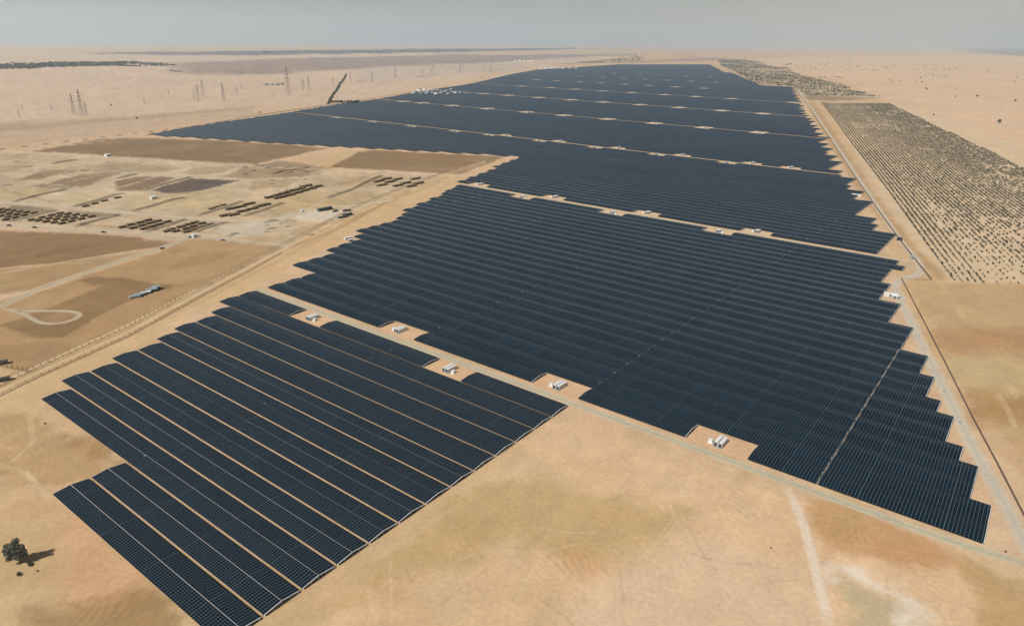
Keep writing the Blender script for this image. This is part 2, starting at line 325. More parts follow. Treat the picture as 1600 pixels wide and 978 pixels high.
M = dict(sand=ground_mat(), panel=panel_mat(), panel_near=panel_mat('panel_glass_framed_dimmed', (.092, .135, .175), (.125, .17, .21), .075, .42),  # framed near copy; its weaker sky reflection is painted as darker cells
         alu=mat('galvanised_steel', (.62, .62, .6), .45, .2, (3, .15)),
         rail=mat('ridge_rail_steel', (.36, .34, .31), .6, .1),
         edge=mat('dark_frame', (.03, .03, .032), .6),
         white=mat('white_paint', (.64, .64, .61), .5, 0, (1.2, .12)),
         grey=mat('grey_paint', (.32, .34, .35), .6, 0, (1, .2)),
         dark=mat('dark_metal', (.06, .06, .06), .5, .3),
         fence=mat('rusty_fence', (.15, .11, .075), .9, 0, (.8, .3)),
         post=mat('fence_post_wood', (.17, .13, .09), .9, 0, (2, .3)),
         hay=mat('hay_shaded_side', (.13, .09, .048), 1, 0, (.9, .5), .1),  # stack sides: shadow painted in, darker than the sunlit top colour
         haytop=mat('hay_lit_top', (.235, .175, .10), 1, 0, (.9, .4), .1),
         bark=mat('bark', (.09, .065, .045), .95, 0, (4, .3)),
         leaf=mat('leaf', (.045, .052, .028), .8, 0, (.6, .5)),
         leaf3=mat('ghaf_leaf', (.135, .14, .095), .8, 0, (.7, .5)),
         leaf2=mat('dusty_leaf', (.098, .094, .062), .9, 0, (.2, .4)),
         lattice=mat('lattice_steel', (.25, .24, .22), .6, .3),
         roofblue=mat('blue_grey_roof', (.30, .36, .38), .5, .2, (.7, .2)),
         roofgreen=mat('green_roof', (.10, .17, .11), .7, 0, (.7, .2)),
         carblue=mat('dark_blue_paint', (.02, .03, .07), .3, .3), carwhite=mat('car_white', (.75, .75, .75), .3),
         tent=mat('dark_green_sheet', (.03, .05, .045), .8),
         rubber=mat('tyre_rubber', (.02, .02, .02), .9), glass=mat('dark_glass', (.02, .025, .03), .1),
         earth=mat('dug_earth', (.25, .175, .105), 1, 0, (.25, .35), .1))

# ------------------------------------------------------------------ builders
class MB:
    def __init__(s): s.v = []; s.f = []; s.m = []; s.uv = []; s.hasuv = False
    def face(s, pts, mi=0, uv=None):
        n = len(s.v); s.v += [tuple(p) for p in pts]; s.f.append(tuple(range(n, n + len(pts)))); s.m.append(mi)
        if uv: s.hasuv = True; s.uv += list(uv)
        else: s.uv += [(0.5, 0.5)] * len(pts)
    def hexa(s, c, mi=0, top=None, topuv=None):
        """8 corners: bottom 0-3 counter-clockwise, top 4-7"""
        for idx in ((3, 2, 1, 0), (0, 1, 5, 4), (1, 2, 6, 5), (2, 3, 7, 6), (3, 0, 4, 7)): s.face([c[i] for i in idx], mi)
        s.face([c[i] for i in (4, 5, 6, 7)], mi if top is None else top, topuv)
    def box(s, x0, x1, y0, y1, z0, z1, mi=0, top=None):
        s.hexa([(x0, y0, z0), (x1, y0, z0), (x1, y1, z0), (x0, y1, z0), (x0, y0, z1), (x1, y0, z1), (x1, y1, z1), (x0, y1, z1)], mi, top)
    def bar(s, a, b, w, mi=0, w2=None):
        a = Vector(a); b = Vector(b); d = (b - a).normalized(); u = d.cross(Vector((0, 0, 1)))
        if u.length < .01: u = Vector((1, 0, 0))
        u.normalize(); v = d.cross(u); w2 = w if w2 is None else w2
        c = [a + u * i * w / 2 + v * j * w / 2 for i, j in ((-1, -1), (1, -1), (1, 1), (-1, 1))] + \
            [b + u * i * w2 / 2 + v * j * w2 / 2 for i, j in ((-1, -1), (1, -1), (1, 1), (-1, 1))]
        s.hexa(c, mi)
    def build(s, name, mats, parent=None, loc=None, **props):
        me = bpy.data.meshes.new(name); me.from_pydata(s.v, [], s.f)
        if not isinstance(mats, (list, tuple)): mats = [mats]
        for m_ in mats: me.materials.append(m_)
        me.polygons.foreach_set('material_index', s.m)
        if s.hasuv:
            l = me.uv_layers.new(name='UVMap'); l.data.foreach_set('uv', np.array(s.uv, 'f').ravel())
        me.update()
        o = bpy.data.objects.new(name, me); col.objects.link(o)
        if loc is not None: o.location = loc
        if parent is not None: o.parent = parent
        for k, v in props.items(): o[k] = v
        return o
def empty(name, loc, label, cat, group=None, rz=0):
    o = bpy.data.objects.new(name, None); col.objects.link(o); o.location = loc; o.rotation_euler = (0, 0, rz)
    o.empty_display_size = 1; o['label'] = label; o['category'] = cat
    if group: o['group'] = group
    return o
def tag(o, label, cat, group=None, kind=None):
    o['label'] = label
    if cat: o['category'] = cat
    if group: o['group'] = group
    if kind: o['kind'] = kind
    return o
def dup(o, loc, rz=0, scale=None):
    c = o.copy(); col.objects.link(c); c.location = loc; c.rotation_euler = (0, 0, rz)
    if scale: c.scale = scale
    for ch in o.children:
        d = ch.copy(); col.objects.link(d); d.parent = c
    return c
def ordn(n):
    w = ['zeroth', 'first', 'second', 'third', 'fourth', 'fifth', 'sixth', 'seventh', 'eighth', 'ninth', 'tenth', 'eleventh', 'twelfth']
    if n < len(w): return w[n]
    s = 'th' if 10 < n % 100 < 20 else {1: 'st', 2: 'nd', 3: 'rd'}.get(n % 10, 'th')
    return '%d%s' % (n, s)
def grid_mesh(name, XX, YY, ZZ, CC, material, wrap=False):
    nr, nc = XX.shape; v = np.stack([XX, YY, ZZ], -1).reshape(-1, 3)
    idx = np.arange(nr * nc).reshape(nr, nc)
    a = idx[:-1, :-1].ravel(); b = idx[:-1, 1:].ravel(); c = idx[1:, 1:].ravel(); d = idx[1:, :-1].ravel()
    F = np.stack([a, b, c, d], -1).astype(np.int32)
    # make faces point up
    p = v[F[0]]
    if np.cross(p[1] - p[0], p[2] - p[0])[2] < 0: F = F[:, ::-1]
    me = bpy.data.meshes.new(name)
    me.vertices.add(len(v)); me.vertices.foreach_set('co', v.astype('f').ravel())
    me.loops.add(F.size); me.loops.foreach_set('vertex_index', F.ravel())
    me.polygons.add(len(F)); me.polygons.foreach_set('loop_start', np.arange(0, F.size, 4, dtype=np.int32))
    me.polygons.foreach_set('loop_total', np.full(len(F), 4, np.int32))
    me.polygons.foreach_set('use_smooth', np.ones(len(F), bool))
    at = me.attributes.new('soil', 'FLOAT_COLOR', 'POINT')
    cc = np.ones((len(v), 4), 'f'); cc[:, :3] = CC.reshape(-1, 3); at.data.foreach_set('color', cc.ravel())
    me.materials.append(material); me.update(); me.validate()
    o = bpy.data.objects.new(name, me); col.objects.link(o); return o

# ------------------------------------------------------------------ ground
def build_ground():
    fwd = math.atan2(-AX[1, 2], -AX[0, 2])
    az = np.concatenate([np.linspace(-180, -48, 34)[:-1], np.arange(-48, 48, .085), np.linspace(48, 180, 34)])
    th = np.concatenate([[89.5, 80, 70, 60, 53], np.arange(47.5, 2.0, -.085), np.arange(2.0, .19, -.025)])
    r = H / np.tan(np.radians(th))
    A, R = np.meshgrid(fwd - np.radians(az), r)
    x = R * np.cos(A); y = R * np.sin(A)
    return tag(grid_mesh('ground', x, y, hgt(x, y), soil(x, y), M['sand']), 'tan desert sand and ploughed fields reaching the hazy horizon', None, kind='structure')
build_ground()

RIB = [0]
def ribbon(name, pts, width, color, label, edge=.25, lift=.03, step=14, px=True, strength=1.0, rut=None):
    RIB[0] += 1; lift = lift + .008 * RIB[0]
    P = Gp(pts) if px else np.array(pts, float)
    # resample (Catmull-like smoothing by linear resample)
    seg = np.hypot(*np.diff(P, axis=0).T); s = np.concatenate([[0], np.cumsum(seg)])
    n = max(3, int(s[-1] / step) + 1); t = np.linspace(0, s[-1], n)
    q = np.stack([np.interp(t, s, P[:, 0]), np.interp(t, s, P[:, 1])], -1)
    for _ in range(2 if step > 6 else 24):
        q[1:-1] = (q[:-2] + 2 * q[1:-1] + q[2:]) / 4
    d = np.gradient(q, axis=0); d /= np.hypot(d[:, 0], d[:, 1])[:, None]; nrm = np.stack([-d[:, 1], d[:, 0]], -1)
    edge = min(edge, .3)
    us = np.array([-.5, -.5 + edge * .5, -.5 + edge, -.12, -.06, 0, .06, .12, .5 - edge, .5 - edge * .5, .5])
    wob = 1 + .25 * (fbm(t / 25, t * 0, 33, 3) - .5)
    XX = q[:, 0:1] + nrm[:, 0:1] * us * width * wob[:, None]; YY = q[:, 1:2] + nrm[:, 1:2] * us * width * wob[:, None]
    base = soil(XX, YY); k = np.array([0, .55, 1, 1, 1, 1, 1, 1, 1, .55, 0]) * strength
    k = np.clip(k[None, :] * (.8 + .5 * fbm(XX / 12, YY / 12, 90, 3)), 0, 1)
    k[:, 0] = 0; k[:, -1] = 0; k = k * np.clip(np.minimum(t, s[-1] - t) / (width * 1.2), 0, 1)[:, None]
    cc = srgb(*color); C = base + (cc - base) * k[..., None]
    if rut: C[:, 4:7] = C[:, 4:7] * (1 - rut) * np.array([.94, 1.0, 1.08])
    r = np.hypot(XX, YY)
    ZZ = hgt(XX, YY) + lift + r * 6e-5 * (1 if r.max() > 900 else 0)
    ZZ[:, 0] -= lift * .5; ZZ[:, -1] -= lift * .5
    return tag(grid_mesh(name, XX, YY, ZZ, C, M['sand']), label, None, kind='structure')

def yline(Y, xa, xb): return [(x * U, Y * U) for x in np.linspace(xa, xb, max(2, int(abs(xb - xa) / 2)))]
ROADC = (200, 186, 156)
ribbon('service_road', yline(18.36, -30, .6) + [tuple(q) for q in Gp([(1552, 867), (1576, 876), (1606, 883), (1680, 900)])], 7.5, ROADC, 'grey gravel service road between the first and second solar blocks', px=False, rut=.12)
ribbon('service_road', yline(45.02, -40, -4.6), 7.0, (214, 194, 162), 'pale gravel road between the second and third solar blocks', px=False)
ribbon('perimeter_road', [(1618, 882), (1606, 862), (1596, 838), (1572, 790), (1540, 735), (1510, 680), (1482, 620), (1450, 560), (1425, 505), (1404, 465), (1396, 437), (1410, 434), (1436, 433), (1443, 424), (1434, 408), (1410, 380), (1385, 345), (1355, 300), (1325, 255), (1296, 212), (1268, 170), (1246, 140)], 10, (208, 192, 168), 'pale dusty perimeter road along the right hand fence', edge=.35, rut=.05)
ribbon('service_road', [(1402, 409), (1418, 412), (1432, 420), (1440, 430)], 8, (192, 180, 150), 'short gravel link from the second road to the perimeter road')
ribbon('sand_track', [(1226, 757), (1246, 778), (1253, 805), (1262, 840), (1272, 880), (1284, 925), (1298, 990)], 5.5, (230, 210, 184), 'pale sandy track leaving the service road towards the lower right', edge=.4, strength=1.0)
ribbon('farm_road', [(-20, 489), (0, 481), (50, 455), (100, 437), (155, 419), (210, 400), (250, 388), (297, 372), (318, 366)], 12, (196, 176, 144), 'pale two lane farm road running diagonally across the brown fields', rut=.12)
ribbon('farm_road', [(-20, 431), (0, 427), (110, 408), (200, 393), (245, 386)], 4.5, (206, 178, 138), 'narrow sandy farm track joining the two lane farm road', edge=.4)
ribbon('farm_road', [(0, 482), (10, 483), (26, 485), (42, 489.6), (49, 497), (55, 505), (66.5, 510), (89, 509.6), (112, 505), (129, 497), (139, 490), (135, 486.4), (115, 484.5), (95, 485), (72, 486.5), (50, 487), (30, 486)], 5.5, (196, 178, 150), 'curled pale turning loop at the left edge of the farm', edge=.3, step=4)
ribbon('farm_road', [(-20, 315), (0, 317), (90, 323), (190, 332), (300, 342), (360, 346), (430, 344), (500, 325), (560, 322), (620, 312)], 9, (208, 192, 164), 'pale farm lane passing between the hay stacks', edge=.35)
ribbon('farm_road', [(0, 351), (150, 360), (290, 371), (330, 370), (400, 378)], 8, (204, 184, 152), 'pale lane along the farm boundary fence', edge=.35)
ribbon('desert_road', [(545, 168), (640, 150), (740, 130), (800, 115), (850, 106), (900, 101), (960, 96.5), (1080, 95.5)], 26, (222, 202, 172), 'pale desert road along the far left edge of the solar farm', edge=.35, lift=.6, step=40)
ribbon('desert_road', [(240, 211), (300, 199), (400, 182), (470, 172), (545, 160), (640, 144)], 14, (222, 196, 160), 'sandy road along the left tip of the solar farm', edge=.35, lift=.3, step=30)
ribbon('desert_road', [(560, 128), (640, 121), (740, 113), (860, 101), (920, 97)], 22, (216, 196, 172), 'thin pale road below the pylons in the distance', edge=.35, lift=.6, step=40)

# ------------------------------------------------------------------ solar field
def interp_y(P, y):
    return float(np.interp(y, [p[1] for p in P], [p[0] for p in P]))
# left and right limits in rows (x, y) of row pitches
F1L = [-19.31, -19.31, -25.35, -26.27, -26.27, -26.8, -26.8, -27.3, -27.8, -27.8, -28.33, -29.3, -29.3]
F2L = [-29.3, -29.3, -29.3, -31.4, -31.4, -31.4, -32.3, -32.5, -32.5, -33.4, -34.35, -34.35, -34.35, -34.35, -34.9, -35.4, -36.3, -36.3, -36.9, -36.9, -37.5, -37.5, -38.1, -38.6, -38.8, -39.3]
F2R = [.9, .9, .4, .4, -.1, -.59, -.59, -1.11, -1.59, -1.59, -2.1, -2.1, -3.12, -3.12, -3.12, -4.15, -4.15, -4.15, -5.15, -5.15, -5.15, -5.65, -5.65, -5.65, -5.15, -5.65]
OUTL = [(-40.2, 45), (-41.4, 50.5), (-42.6, 53.7), (-44.4, 60.5)]
LEFT = [(-88.7, 42.6), (-92.3, 50.4), (-94.4, 55), (-97, 63.4), (-100.2, 72.8), (-107.8, 90.2), (-109, 97), (-117, 114.8), (-132, 153.6), (-162, 212), (-184, 261), (-188, 290), (-199, 356), (-166, 401)]
DIAG = [(-88.7, 42.6), (-82.3, 45.3), (-72, 48.9), (-64.3, 52), (-56, 55.7), (-48.7, 58.9), (-44.4, 60.5)]
RIGHT = [(-6.1, 46), (-14, 69.5), (-15.5, 73.3), (-18.3, 81.3), (-24, 98.8), (-28, 109.5), (-40.1, 144.6), (-63.3, 214), (-63.4, 214.1)]
RIGHT2 = [(-72, 214), (-113, 297), (-117, 299), (-166, 401)]
GAPS = [-3.15 - 8 * k for k in range(26)]
# service roads (block limits) and the station pads beside them: y range of the row the pad cuts, x ranges
BLOCKS = [(5.1, 13, 'first'), (18.70, 26, 'second'), (45.35, 27, 'third'), (72.95, 27, 'fourth'), (100.7, 27.5, 'fifth'), (128.9, 28.5, 'sixth'),
          (158.2, 29.5, 'seventh'), (188.4, 30, 'eighth'), (219.2, 31, 'ninth'), (251, 32, 'tenth'), (284, 33, 'eleventh'), (318, 34, 'twelfth'), (353, 46, 'thirteenth')]
PADS = {0: [], 1: []}
NOTCH = []      # (y row centre, x0, x1)
for a, b in ((-25.4, -23.28), (-17.15, -15.23)): NOTCH.append((17.6, a, b))
for a, b in ((-21.3, -19.22), (-13.18, -11.18), (-7.17, -5.16)): NOTCH.append((19.2, a, b))
for c in (-32.5, -24.36, -16.36): NOTCH.append((44.2, c - 1, c + 1))
for c in (-30.5, -22.4, -14.36, -38.2): NOTCH.append((45.85, c - 1, c + 1))
for px_ in (578, 640, 707, 780, 840, 925, 1028, 1136, 522): NOTCH.append((71.85, inv1(px_, 71)[0] and 0, 0))
NOTCH = [n for n in NOTCH if n[1] != n[2]]
for c in (-88.5, -80.4, -72.4, -64.3, -58.4, -50.4, -42.5, -34.6, -26.6): NOTCH.append((71.85, c - 1, c + 1))
for c in (-56.8, -48.5, -40.3, -32.3, -24.5, -20.6): NOTCH.append((73.45, c - 1, c + 1))
PADROWS = {}
def pads_for(yb, xs):
    for c in xs:
        NOTCH.append((yb - .8, c - 1.1, c + 1.1)); NOTCH.append((yb + .8, c - 1.1, c + 1.1))
ROADY = [(100.3, [-103, -98, -90.3, -81.9, -73.3, -65.6, -57.4, -49.2, -41.2, -33.2], 'fifth'),
         (128.5, [-106, -99, -90.6, -82.4, -74.6, -66.4, -58.2, -49.8, -42.2], 'sixth'),
         (157.8, [-117, -107.5, -100, -92, -84, -75.3, -67.6, -59.3, -46], 'seventh'),
         (188, [-134, -126, -118, -110.5, -102.4, -95, -86.8, -78.6], 'eighth'),
         (218.8, [-137, -128, -120, -112, -104, -96, -88], 'ninth'),
         (250.6, [-131, -122, -112, -103, -142], 'tenth')]
for yb, xs, nm in ROADY: pads_for(yb, xs)
PADI = []

def cut(intervals, a, b):
    out = []
    for p, q in intervals:
        if b <= p or a >= q: out.append((p, q)); continue
        if a > p: out.append((p, a))
        if b < q: out.append((b, q))
    return out

def intervals_at(bi, k, yc):
    if bi == 0: return [(F1L[k], -11.19)]
    if bi == 1: return [(F2L[min(k, 25)], F2R[min(k, 25)])]
    q = lambda v: round(v * 2) / 2
    ge = math.floor((yc - 45.35) / 2) * 2 + 45.35 + 1      # rows step in pairs
    jag = (((int((yc - 45.35) / 2) * 7) % 5) - 2) * .28
    R = interp_y(RIGHT, ge) if yc < 214 else interp_y(RIGHT2, ge)
    R = q(R + jag - .2)
    Lf = q(interp_y(LEFT, ge))
    if yc < 60.5:
        out = [(q(interp_y(OUTL, ge)), R)]
        Dg = q(interp_y([(p[0], p[1]) for p in DIAG], yc))
        if yc > 43 and Dg - Lf > 1: out.insert(0, (Lf, Dg))
        return out
    return [(Lf, R)]

def slope_face(mb, x0, x1, ya, za, yb, zb, L, th=.06):
    """a thin slab rising from (ya, za) to (yb, zb), following the terrain along x"""
    n = max(1, int((x1 - x0) / 46)); xs = np.linspace(x0, x1, n + 1); hh = hgt(xs, np.full(n + 1, (ya + yb) / 2))
    for i in range(n):
        a, b = xs[i], xs[i + 1]; ha, hb_ = hh[i], hh[i + 1]; nm = 8.0
        p = [(a, ya, za + ha), (b, ya, za + hb_), (b, yb, zb + hb_), (a, yb, zb + ha)]
        if yb < ya: p = [p[3], p[2], p[1], p[0]]; uvs = [(a / 1.62, nm), (b / 1.62, nm), (b / 1.62, 0), (a / 1.62, 0)]
        else: uvs = [(a / 1.62, 0), (b / 1.62, 0), (b / 1.62, nm), (a / 1.62, nm)]
        low = [(q[0], q[1], q[2] - th) for q in p]
        mb.face(p, 0, uvs); mb.face(low[::-1], 1)
        mb.face([low[0], low[1], p[1], p[0]], 1); mb.face([low[2], low[3], p[3], p[2]], 1)
        if i == 0: mb.face([low[3], low[0], p[0], p[3]], 1)
        if i == n - 1: mb.face([low[1], low[2], p[2], p[1]], 1)

ROWN = 0
far_mb = {}
def solar_row(bi, bname, k, y0, x0, x1, part_no, nparts, k_show):
    """one tent-shaped row: two panel slopes, ridge, end frames"""
    global ROWN
    gv = (1.32 - .045 * k) if bi == 0 else .62
    gr = max(.1, .42 - .07 * k) if bi == 0 else .10
    ya = y0 * U + gv / 2; yd = (y0 + 1) * U - gv / 2; ym = (ya + yd) / 2; yb = ym - gr / 2; yc = ym + gr / 2
    zl = 1.0; zh = 1.88
    X0, X1 = x0 * U, x1 * U
    segs = []; cur = X0
    for g in sorted(GAPS):
        gx = g * U; w = .34 if g > -4 else .16
        if X0 + 6 < gx < X1 - 6: segs.append((cur, gx - w)); cur = gx + w
    segs.append((cur, X1)); segs = [s for s in segs if s[1] - s[0] > 3]
    front = MB(); back = front if bi >= 4 else MB()
    for a, b in segs:
        d1 = random.uniform(-.07, .07); d2 = random.uniform(-.07, .07)
        slope_face(front, a, b, ya, zl + d1, yb, zh + d2, 8); slope_face(back, a, b, yc, zh + d2, yd, zl - d1, 8)
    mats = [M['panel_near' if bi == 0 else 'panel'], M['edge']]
    side = '' if nparts == 1 else (', leftmost piece' if part_no == 0 else (', rightmost piece' if part_no == nparts - 1 else ', %s piece from the left' % ordn(part_no + 1)))
    if bi >= 4 or ROWN > 297:
        if ROWN > 297:
            return front
        ROWN += 1
        o = front.build('solar_panel_row', mats)
        tag(o, 'thin solar row, %s from the front of the %s block%s' % (ordn(k_show), bname, side), 'solar row', 'rows of solar panels')
        return None
    ROWN += 1
    root = empty('solar_panel_row', (0, 0, 0), 'dark solar row, %s from the front of the %s block%s' % (ordn(k_show), bname, side), 'solar row', 'rows of solar panels')
    front.build('panel_slope', mats, root); back.build('panel_slope', mats, root)
    if bi == 0 and k < 8:
        rc = MB()
        for a, b in segs:
            n = max(1, int((b - a) / 46)); xs = np.linspace(a, b, n + 1); hh = hgt(xs, np.full(n + 1, ym))
            for i in range(n):
                w = gr * .24; z0_, z1_ = hh[i] + zh - .12, hh[i + 1] + zh - .12
                rc.hexa([(xs[i], ym - w, z0_), (xs[i + 1], ym - w, z1_), (xs[i + 1], ym + w, z1_), (xs[i], ym + w, z0_),
                         (xs[i], ym - w, z0_ + .1), (xs[i + 1], ym - w, z1_ + .1), (xs[i + 1], ym + w, z1_ + .1), (xs[i], ym + w, z0_ + .1)])
        rc.build('ridge_rail', M['rail'], root)
    for xe, sgn in ((X0, -1), (X1, 1)):
        h0 = hz(xe, ym); fb = MB(); w = .24 if bi < 2 else .2
        x_a, x_b = (xe - w, xe) if sgn < 0 else (xe, xe + w)
        if sgn < 0: x_a, x_b = xe - .08, xe
        for (p, zp, q_, zq) in ((ya, zl, yb, zh), (yc, zh, yd, zl)):
            fb.hexa([(x_a, p, h0 + zp - .14), (x_b, p, h0 + zp - .14), (x_b, q_, h0 + zq - .14), (x_a, q_, h0 + zq - .14),
                     (x_a, p, h0 + zp + .04), (x_b, p, h0 + zp + .04), (x_b, q_, h0 + zq + .04), (x_a, q_, h0 + zq + .04)])
        fo = fb.build('end_beam', M['white'], root)
        if bi < 3 and sgn > 0:
            tb = MB(); xx = xe - .7
            pts_ = [(ya + .2, .1), (ya + .2, zl - .2), (ya + 2.2, .1), (ya + 4.2, zl + .3), (ym - 1.4, .1), (ym, zh - .3), (ym + 1.4, .1), (yd - 4.2, zl + .3), (yd - 2.2, .1), (yd - .2, zl - .2), (yd - .2, .1)]
            for (p1_, q1_), (p2_, q2_) in zip(pts_[:-1], pts_[1:]): tb.bar((xx, p1_, h0 + q1_), (xx, p2_, h0 + q2_), .16)
            tb.box(xx - .1, xx + .1, ya + .1, yd - .1, h0 + .02, h0 + .3)
            tb.build('end_shade_bars', M['edge'], root)  # made-up dark bars, added to deepen the shade under the row end
        if bi < 3 and (sgn > 0 or bi == 0):
            for t in (.04, .27, .5, .73, .96) if (bi == 0 or sgn > 0) else ():
                yy = ya + (yd - ya) * t; zz = zl + (zh - zl) * (1 - abs(t - .5) * 2); xx = xe - sgn * .25; ps = MB()
                ps.box(xx - .06, xx + .06, yy - .06, yy + .06, h0 + .1, h0 + zz - .2)
                ps.box(xx - .3, xx + .3, yy - .3, yy + .3, h0, h0 + .28)
                ps.build('end_post', M['alu'], root)
    if bi < 3:
        for g in GAPS:
            gx = g * U
            if X0 + 8 < gx < X1 - 8 and g < -4:
                cbm = MB(); h0 = hz(gx, ym); yy = ym + random.choice((-.6, .3, 2.2, -3.4))
                zt = zh - abs(yy - ym) * .18
                if random.random() < (.95 if bi == 1 else .5): cbm.box(gx - .3, gx + .25, yy - .35, yy + .35, h0 + zt - .3, h0 + zt + .22)
                if cbm.v: cbm.build('combiner_box', M['alu'], root)
            elif X0 + 8 < gx < X1 - 8:
                tm = MB(); h0 = hz(gx, ym)
                tm.box(gx - .09, gx + .09, ya - .2, yd + .2, h0 + .9, h0 + 1.05)
                for j in range(5):
                    if random.random() < .45:
                        yy = ya + 1.2 + j * 3.1 + random.uniform(-.6, .6); tm.box(gx - .2, gx + .28, yy - .45, yy + .45, h0 + 1.3, h0 + 2.4 - abs(yy - ym) * .15)
                tm.build('cable_tray', M['rail'], root)
    return None

for bi, (ys, n, bname) in enumerate(BLOCKS):
    nrow = int(n); rows = [(k, ys + k) for k in range(nrow)]
    if bi == 2:   # the left tip of the block reaches nearer than its front road
        rows = [(k - 2, ys + k - 2) for k in range(nrow + 2)]
        rows = [r_ for r_ in rows]
    stuff = MB(); has = False
    for k, y0 in rows:
        yc = y0 + .5
        iv = intervals_at(bi, k, yc)
        if bi == 2 and y0 < 45.3: iv = [v for v in iv if v[1] < -60]
        for (ny, a, b) in NOTCH:
            if abs(ny - yc) < .62: iv = cut(iv, a, b)
        iv = [v for v in iv if v[1] - v[0] > .8]
        for j, (a, b) in enumerate(iv):
            res = solar_row(bi, bname, k, y0, a, b, j, len(iv), k + 1 if bi != 2 else k + 3)
            if res is not None:
                n0 = len(stuff.v); stuff.v += res.v; stuff.f += [tuple(i + n0 for i in f_) for f_ in res.f]; stuff.m += res.m; stuff.uv += res.uv; stuff.hasuv = True; has = True
    if has:
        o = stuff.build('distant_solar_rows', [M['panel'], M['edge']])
        tag(o, 'faint blue mass of solar rows in the %s block' % bname, 'solar rows', None, 'stuff')
print('rows', ROWN)

# ------------------------------------------------------------------ stations on the pads
def station_proto():
    ct = bpy.data.objects.new('inverter_container', None); col.objects.link(ct)
    for dx in (-1.3, 1.3):
        b = MB(); b.box(-.95, .95, -4.4, 4.4, .3, 2.75)
        for yy in np.arange(-4.1, 4.0, .8): b.box(.95, .99, yy, yy + .35, .6, 2.5)
        o = b.build('container_body', M['white'], ct, loc=(dx, 0, 0))
    g = MB(); g.box(-.33, .33, -4.1, 4.1, .35, 1.9); g.build('cable_duct', M['grey'], ct)
    for dx in (-1.3, 1.3):
        e = MB(); e.box(dx - .8, dx + .8, -4.5, -4.405, .4, 2.6)
        for zz in np.arange(.6, 2.2, .3): e.box(dx - .75, dx + .75, -4.56, -4.5, zz, zz + .16)
        e.build('louvre_door', M['dark'], ct)
    s = MB(); s.box(-2.6, 2.6, -4.9, 4.9, 0, .295); s.build('plinth', M['grey'], ct)
    tr = bpy.data.objects.new('transformer', None); col.objects.link(tr)
    b = MB(); b.box(-1.1, 1.1, -1.0, 1.0, .25, 2.0); b.build('tank', M['white'], tr)
    b = MB(); b.box(-1.5, 1.5, -1.4, 1.4, 0, .245); b.build('plinth', M['white'], tr)
    b = MB()
    b.box(-.9, .9, 1.005, 1.5, .5, 1.8)
    b.build('cooling_fin', M['white'], tr)
    return ct, tr
CT, TR = station_proto(); first_ct = [True]
NEAR_ST = [((500, 497.5), 1, 'second solar row pads: first station left of the front gravel road'),]
def put_station(x, y, side, label_c, label_t, grp):
    z = hz(x, y)
    if first_ct[0]: c, t = CT, TR; first_ct[0] = False; c.location = (x, y, z + .02); t.location = (x + side * 4.8, y - 1.8, z + .02)
    else: c = dup(CT, (x, y, z + .02)); t = dup(TR, (x + side * 4.8, y - 1.8, z + .02))
    tag(c, label_c, 'inverter station', grp); tag(t, label_t, 'transformer', grp + ' transformers')
def pad(cx_, cy_, wx, wy, color=(218, 180, 140), lab='', lift=.05):
    xs = np.linspace(cx_ - wx / 2, cx_ + wx / 2, 9); ys = np.linspace(cy_ - wy / 2, cy_ + wy / 2, 7)
    XX, YY = np.meshgrid(xs, ys); C = srgb(*color) * (1 + .08 * (fbm(XX / 6, YY / 6, 15, 3)[..., None] - .5)) + 0 * XX[..., None]
    edge = np.minimum(np.abs(XX - cx_) / (wx / 2), 1)
    r = math.hypot(cx_, cy_)
    o = grid_mesh('station_pad', XX, YY, hgt(XX, YY) + lift + (r * 6e-5 if r > 900 else 0), C, M['sand'])
    return tag(o, lab, None, kind='structure')
near = [(-24.35, 17.62, 1, 'left hand pad in front of the first gravel road'), (-16.2, 17.62, 1, 'right hand pad in front of the first gravel road'),
        (-20.35, 19.1, -1, 'left pad behind the first gravel road'), (-12.2, 19.1, -1, 'middle pad behind the first gravel road'), (-6.15, 19.1, -1, 'right pad behind the first gravel road')]
for x, y, sd, where in near:
    pad(x * U, y * U, 1.9 * U, .96 * U, lab='bare pinkish sand pad, %s' % where)
    put_station(x * U, y * U, sd, 'white inverter containers on the %s' % where, 'small white transformer box on the %s' % where, 'power stations by the first road')
def station_line(rowname, items):
    for i, (x, y, sd, side_txt) in enumerate(sorted(items)):
        w = '%s from the left %s' % (ordn(i + 1), side_txt)
        pad(x * U, y * U, 1.95 * U, 1.0 * U, (222, 190, 152), 'pale sand pad, %s the %s service road' % (w, rowname), .06)
        put_station(x * U, y * U, sd, 'white inverter station, %s the %s service road' % (w, rowname),
                    'small transformer of the station %s the %s road' % (w, rowname), 'power stations by the %s road' % rowname)
station_line('second', [(c, 44.25, 1, 'in front of') for c in (-32.5, -24.36, -16.36)])
station_line('second', [(c, 45.85, -1, 'behind') for c in (-38.2, -30.5, -22.4, -14.36)])
station_line('third', [(c, 71.9, 1, 'in front of') for c in (-88.5, -80.4, -72.4, -64.3, -58.4, -50.4, -42.5, -34.6, -26.6)])
station_line('third', [(c, 73.5, -1, 'behind') for c in (-56.8, -48.5, -40.3, -32.3, -24.5, -20.6)])
ribbon('service_road', yline(72.65, -98, -16), 7, (206, 188, 156), 'pale gravel road between the third and fourth solar blocks', px=False, lift=.08)
RN = {100.3: 'fourth', 128.5: 'fifth', 157.8: 'sixth', 188: 'seventh', 218.8: 'eighth', 250.6: 'ninth'}
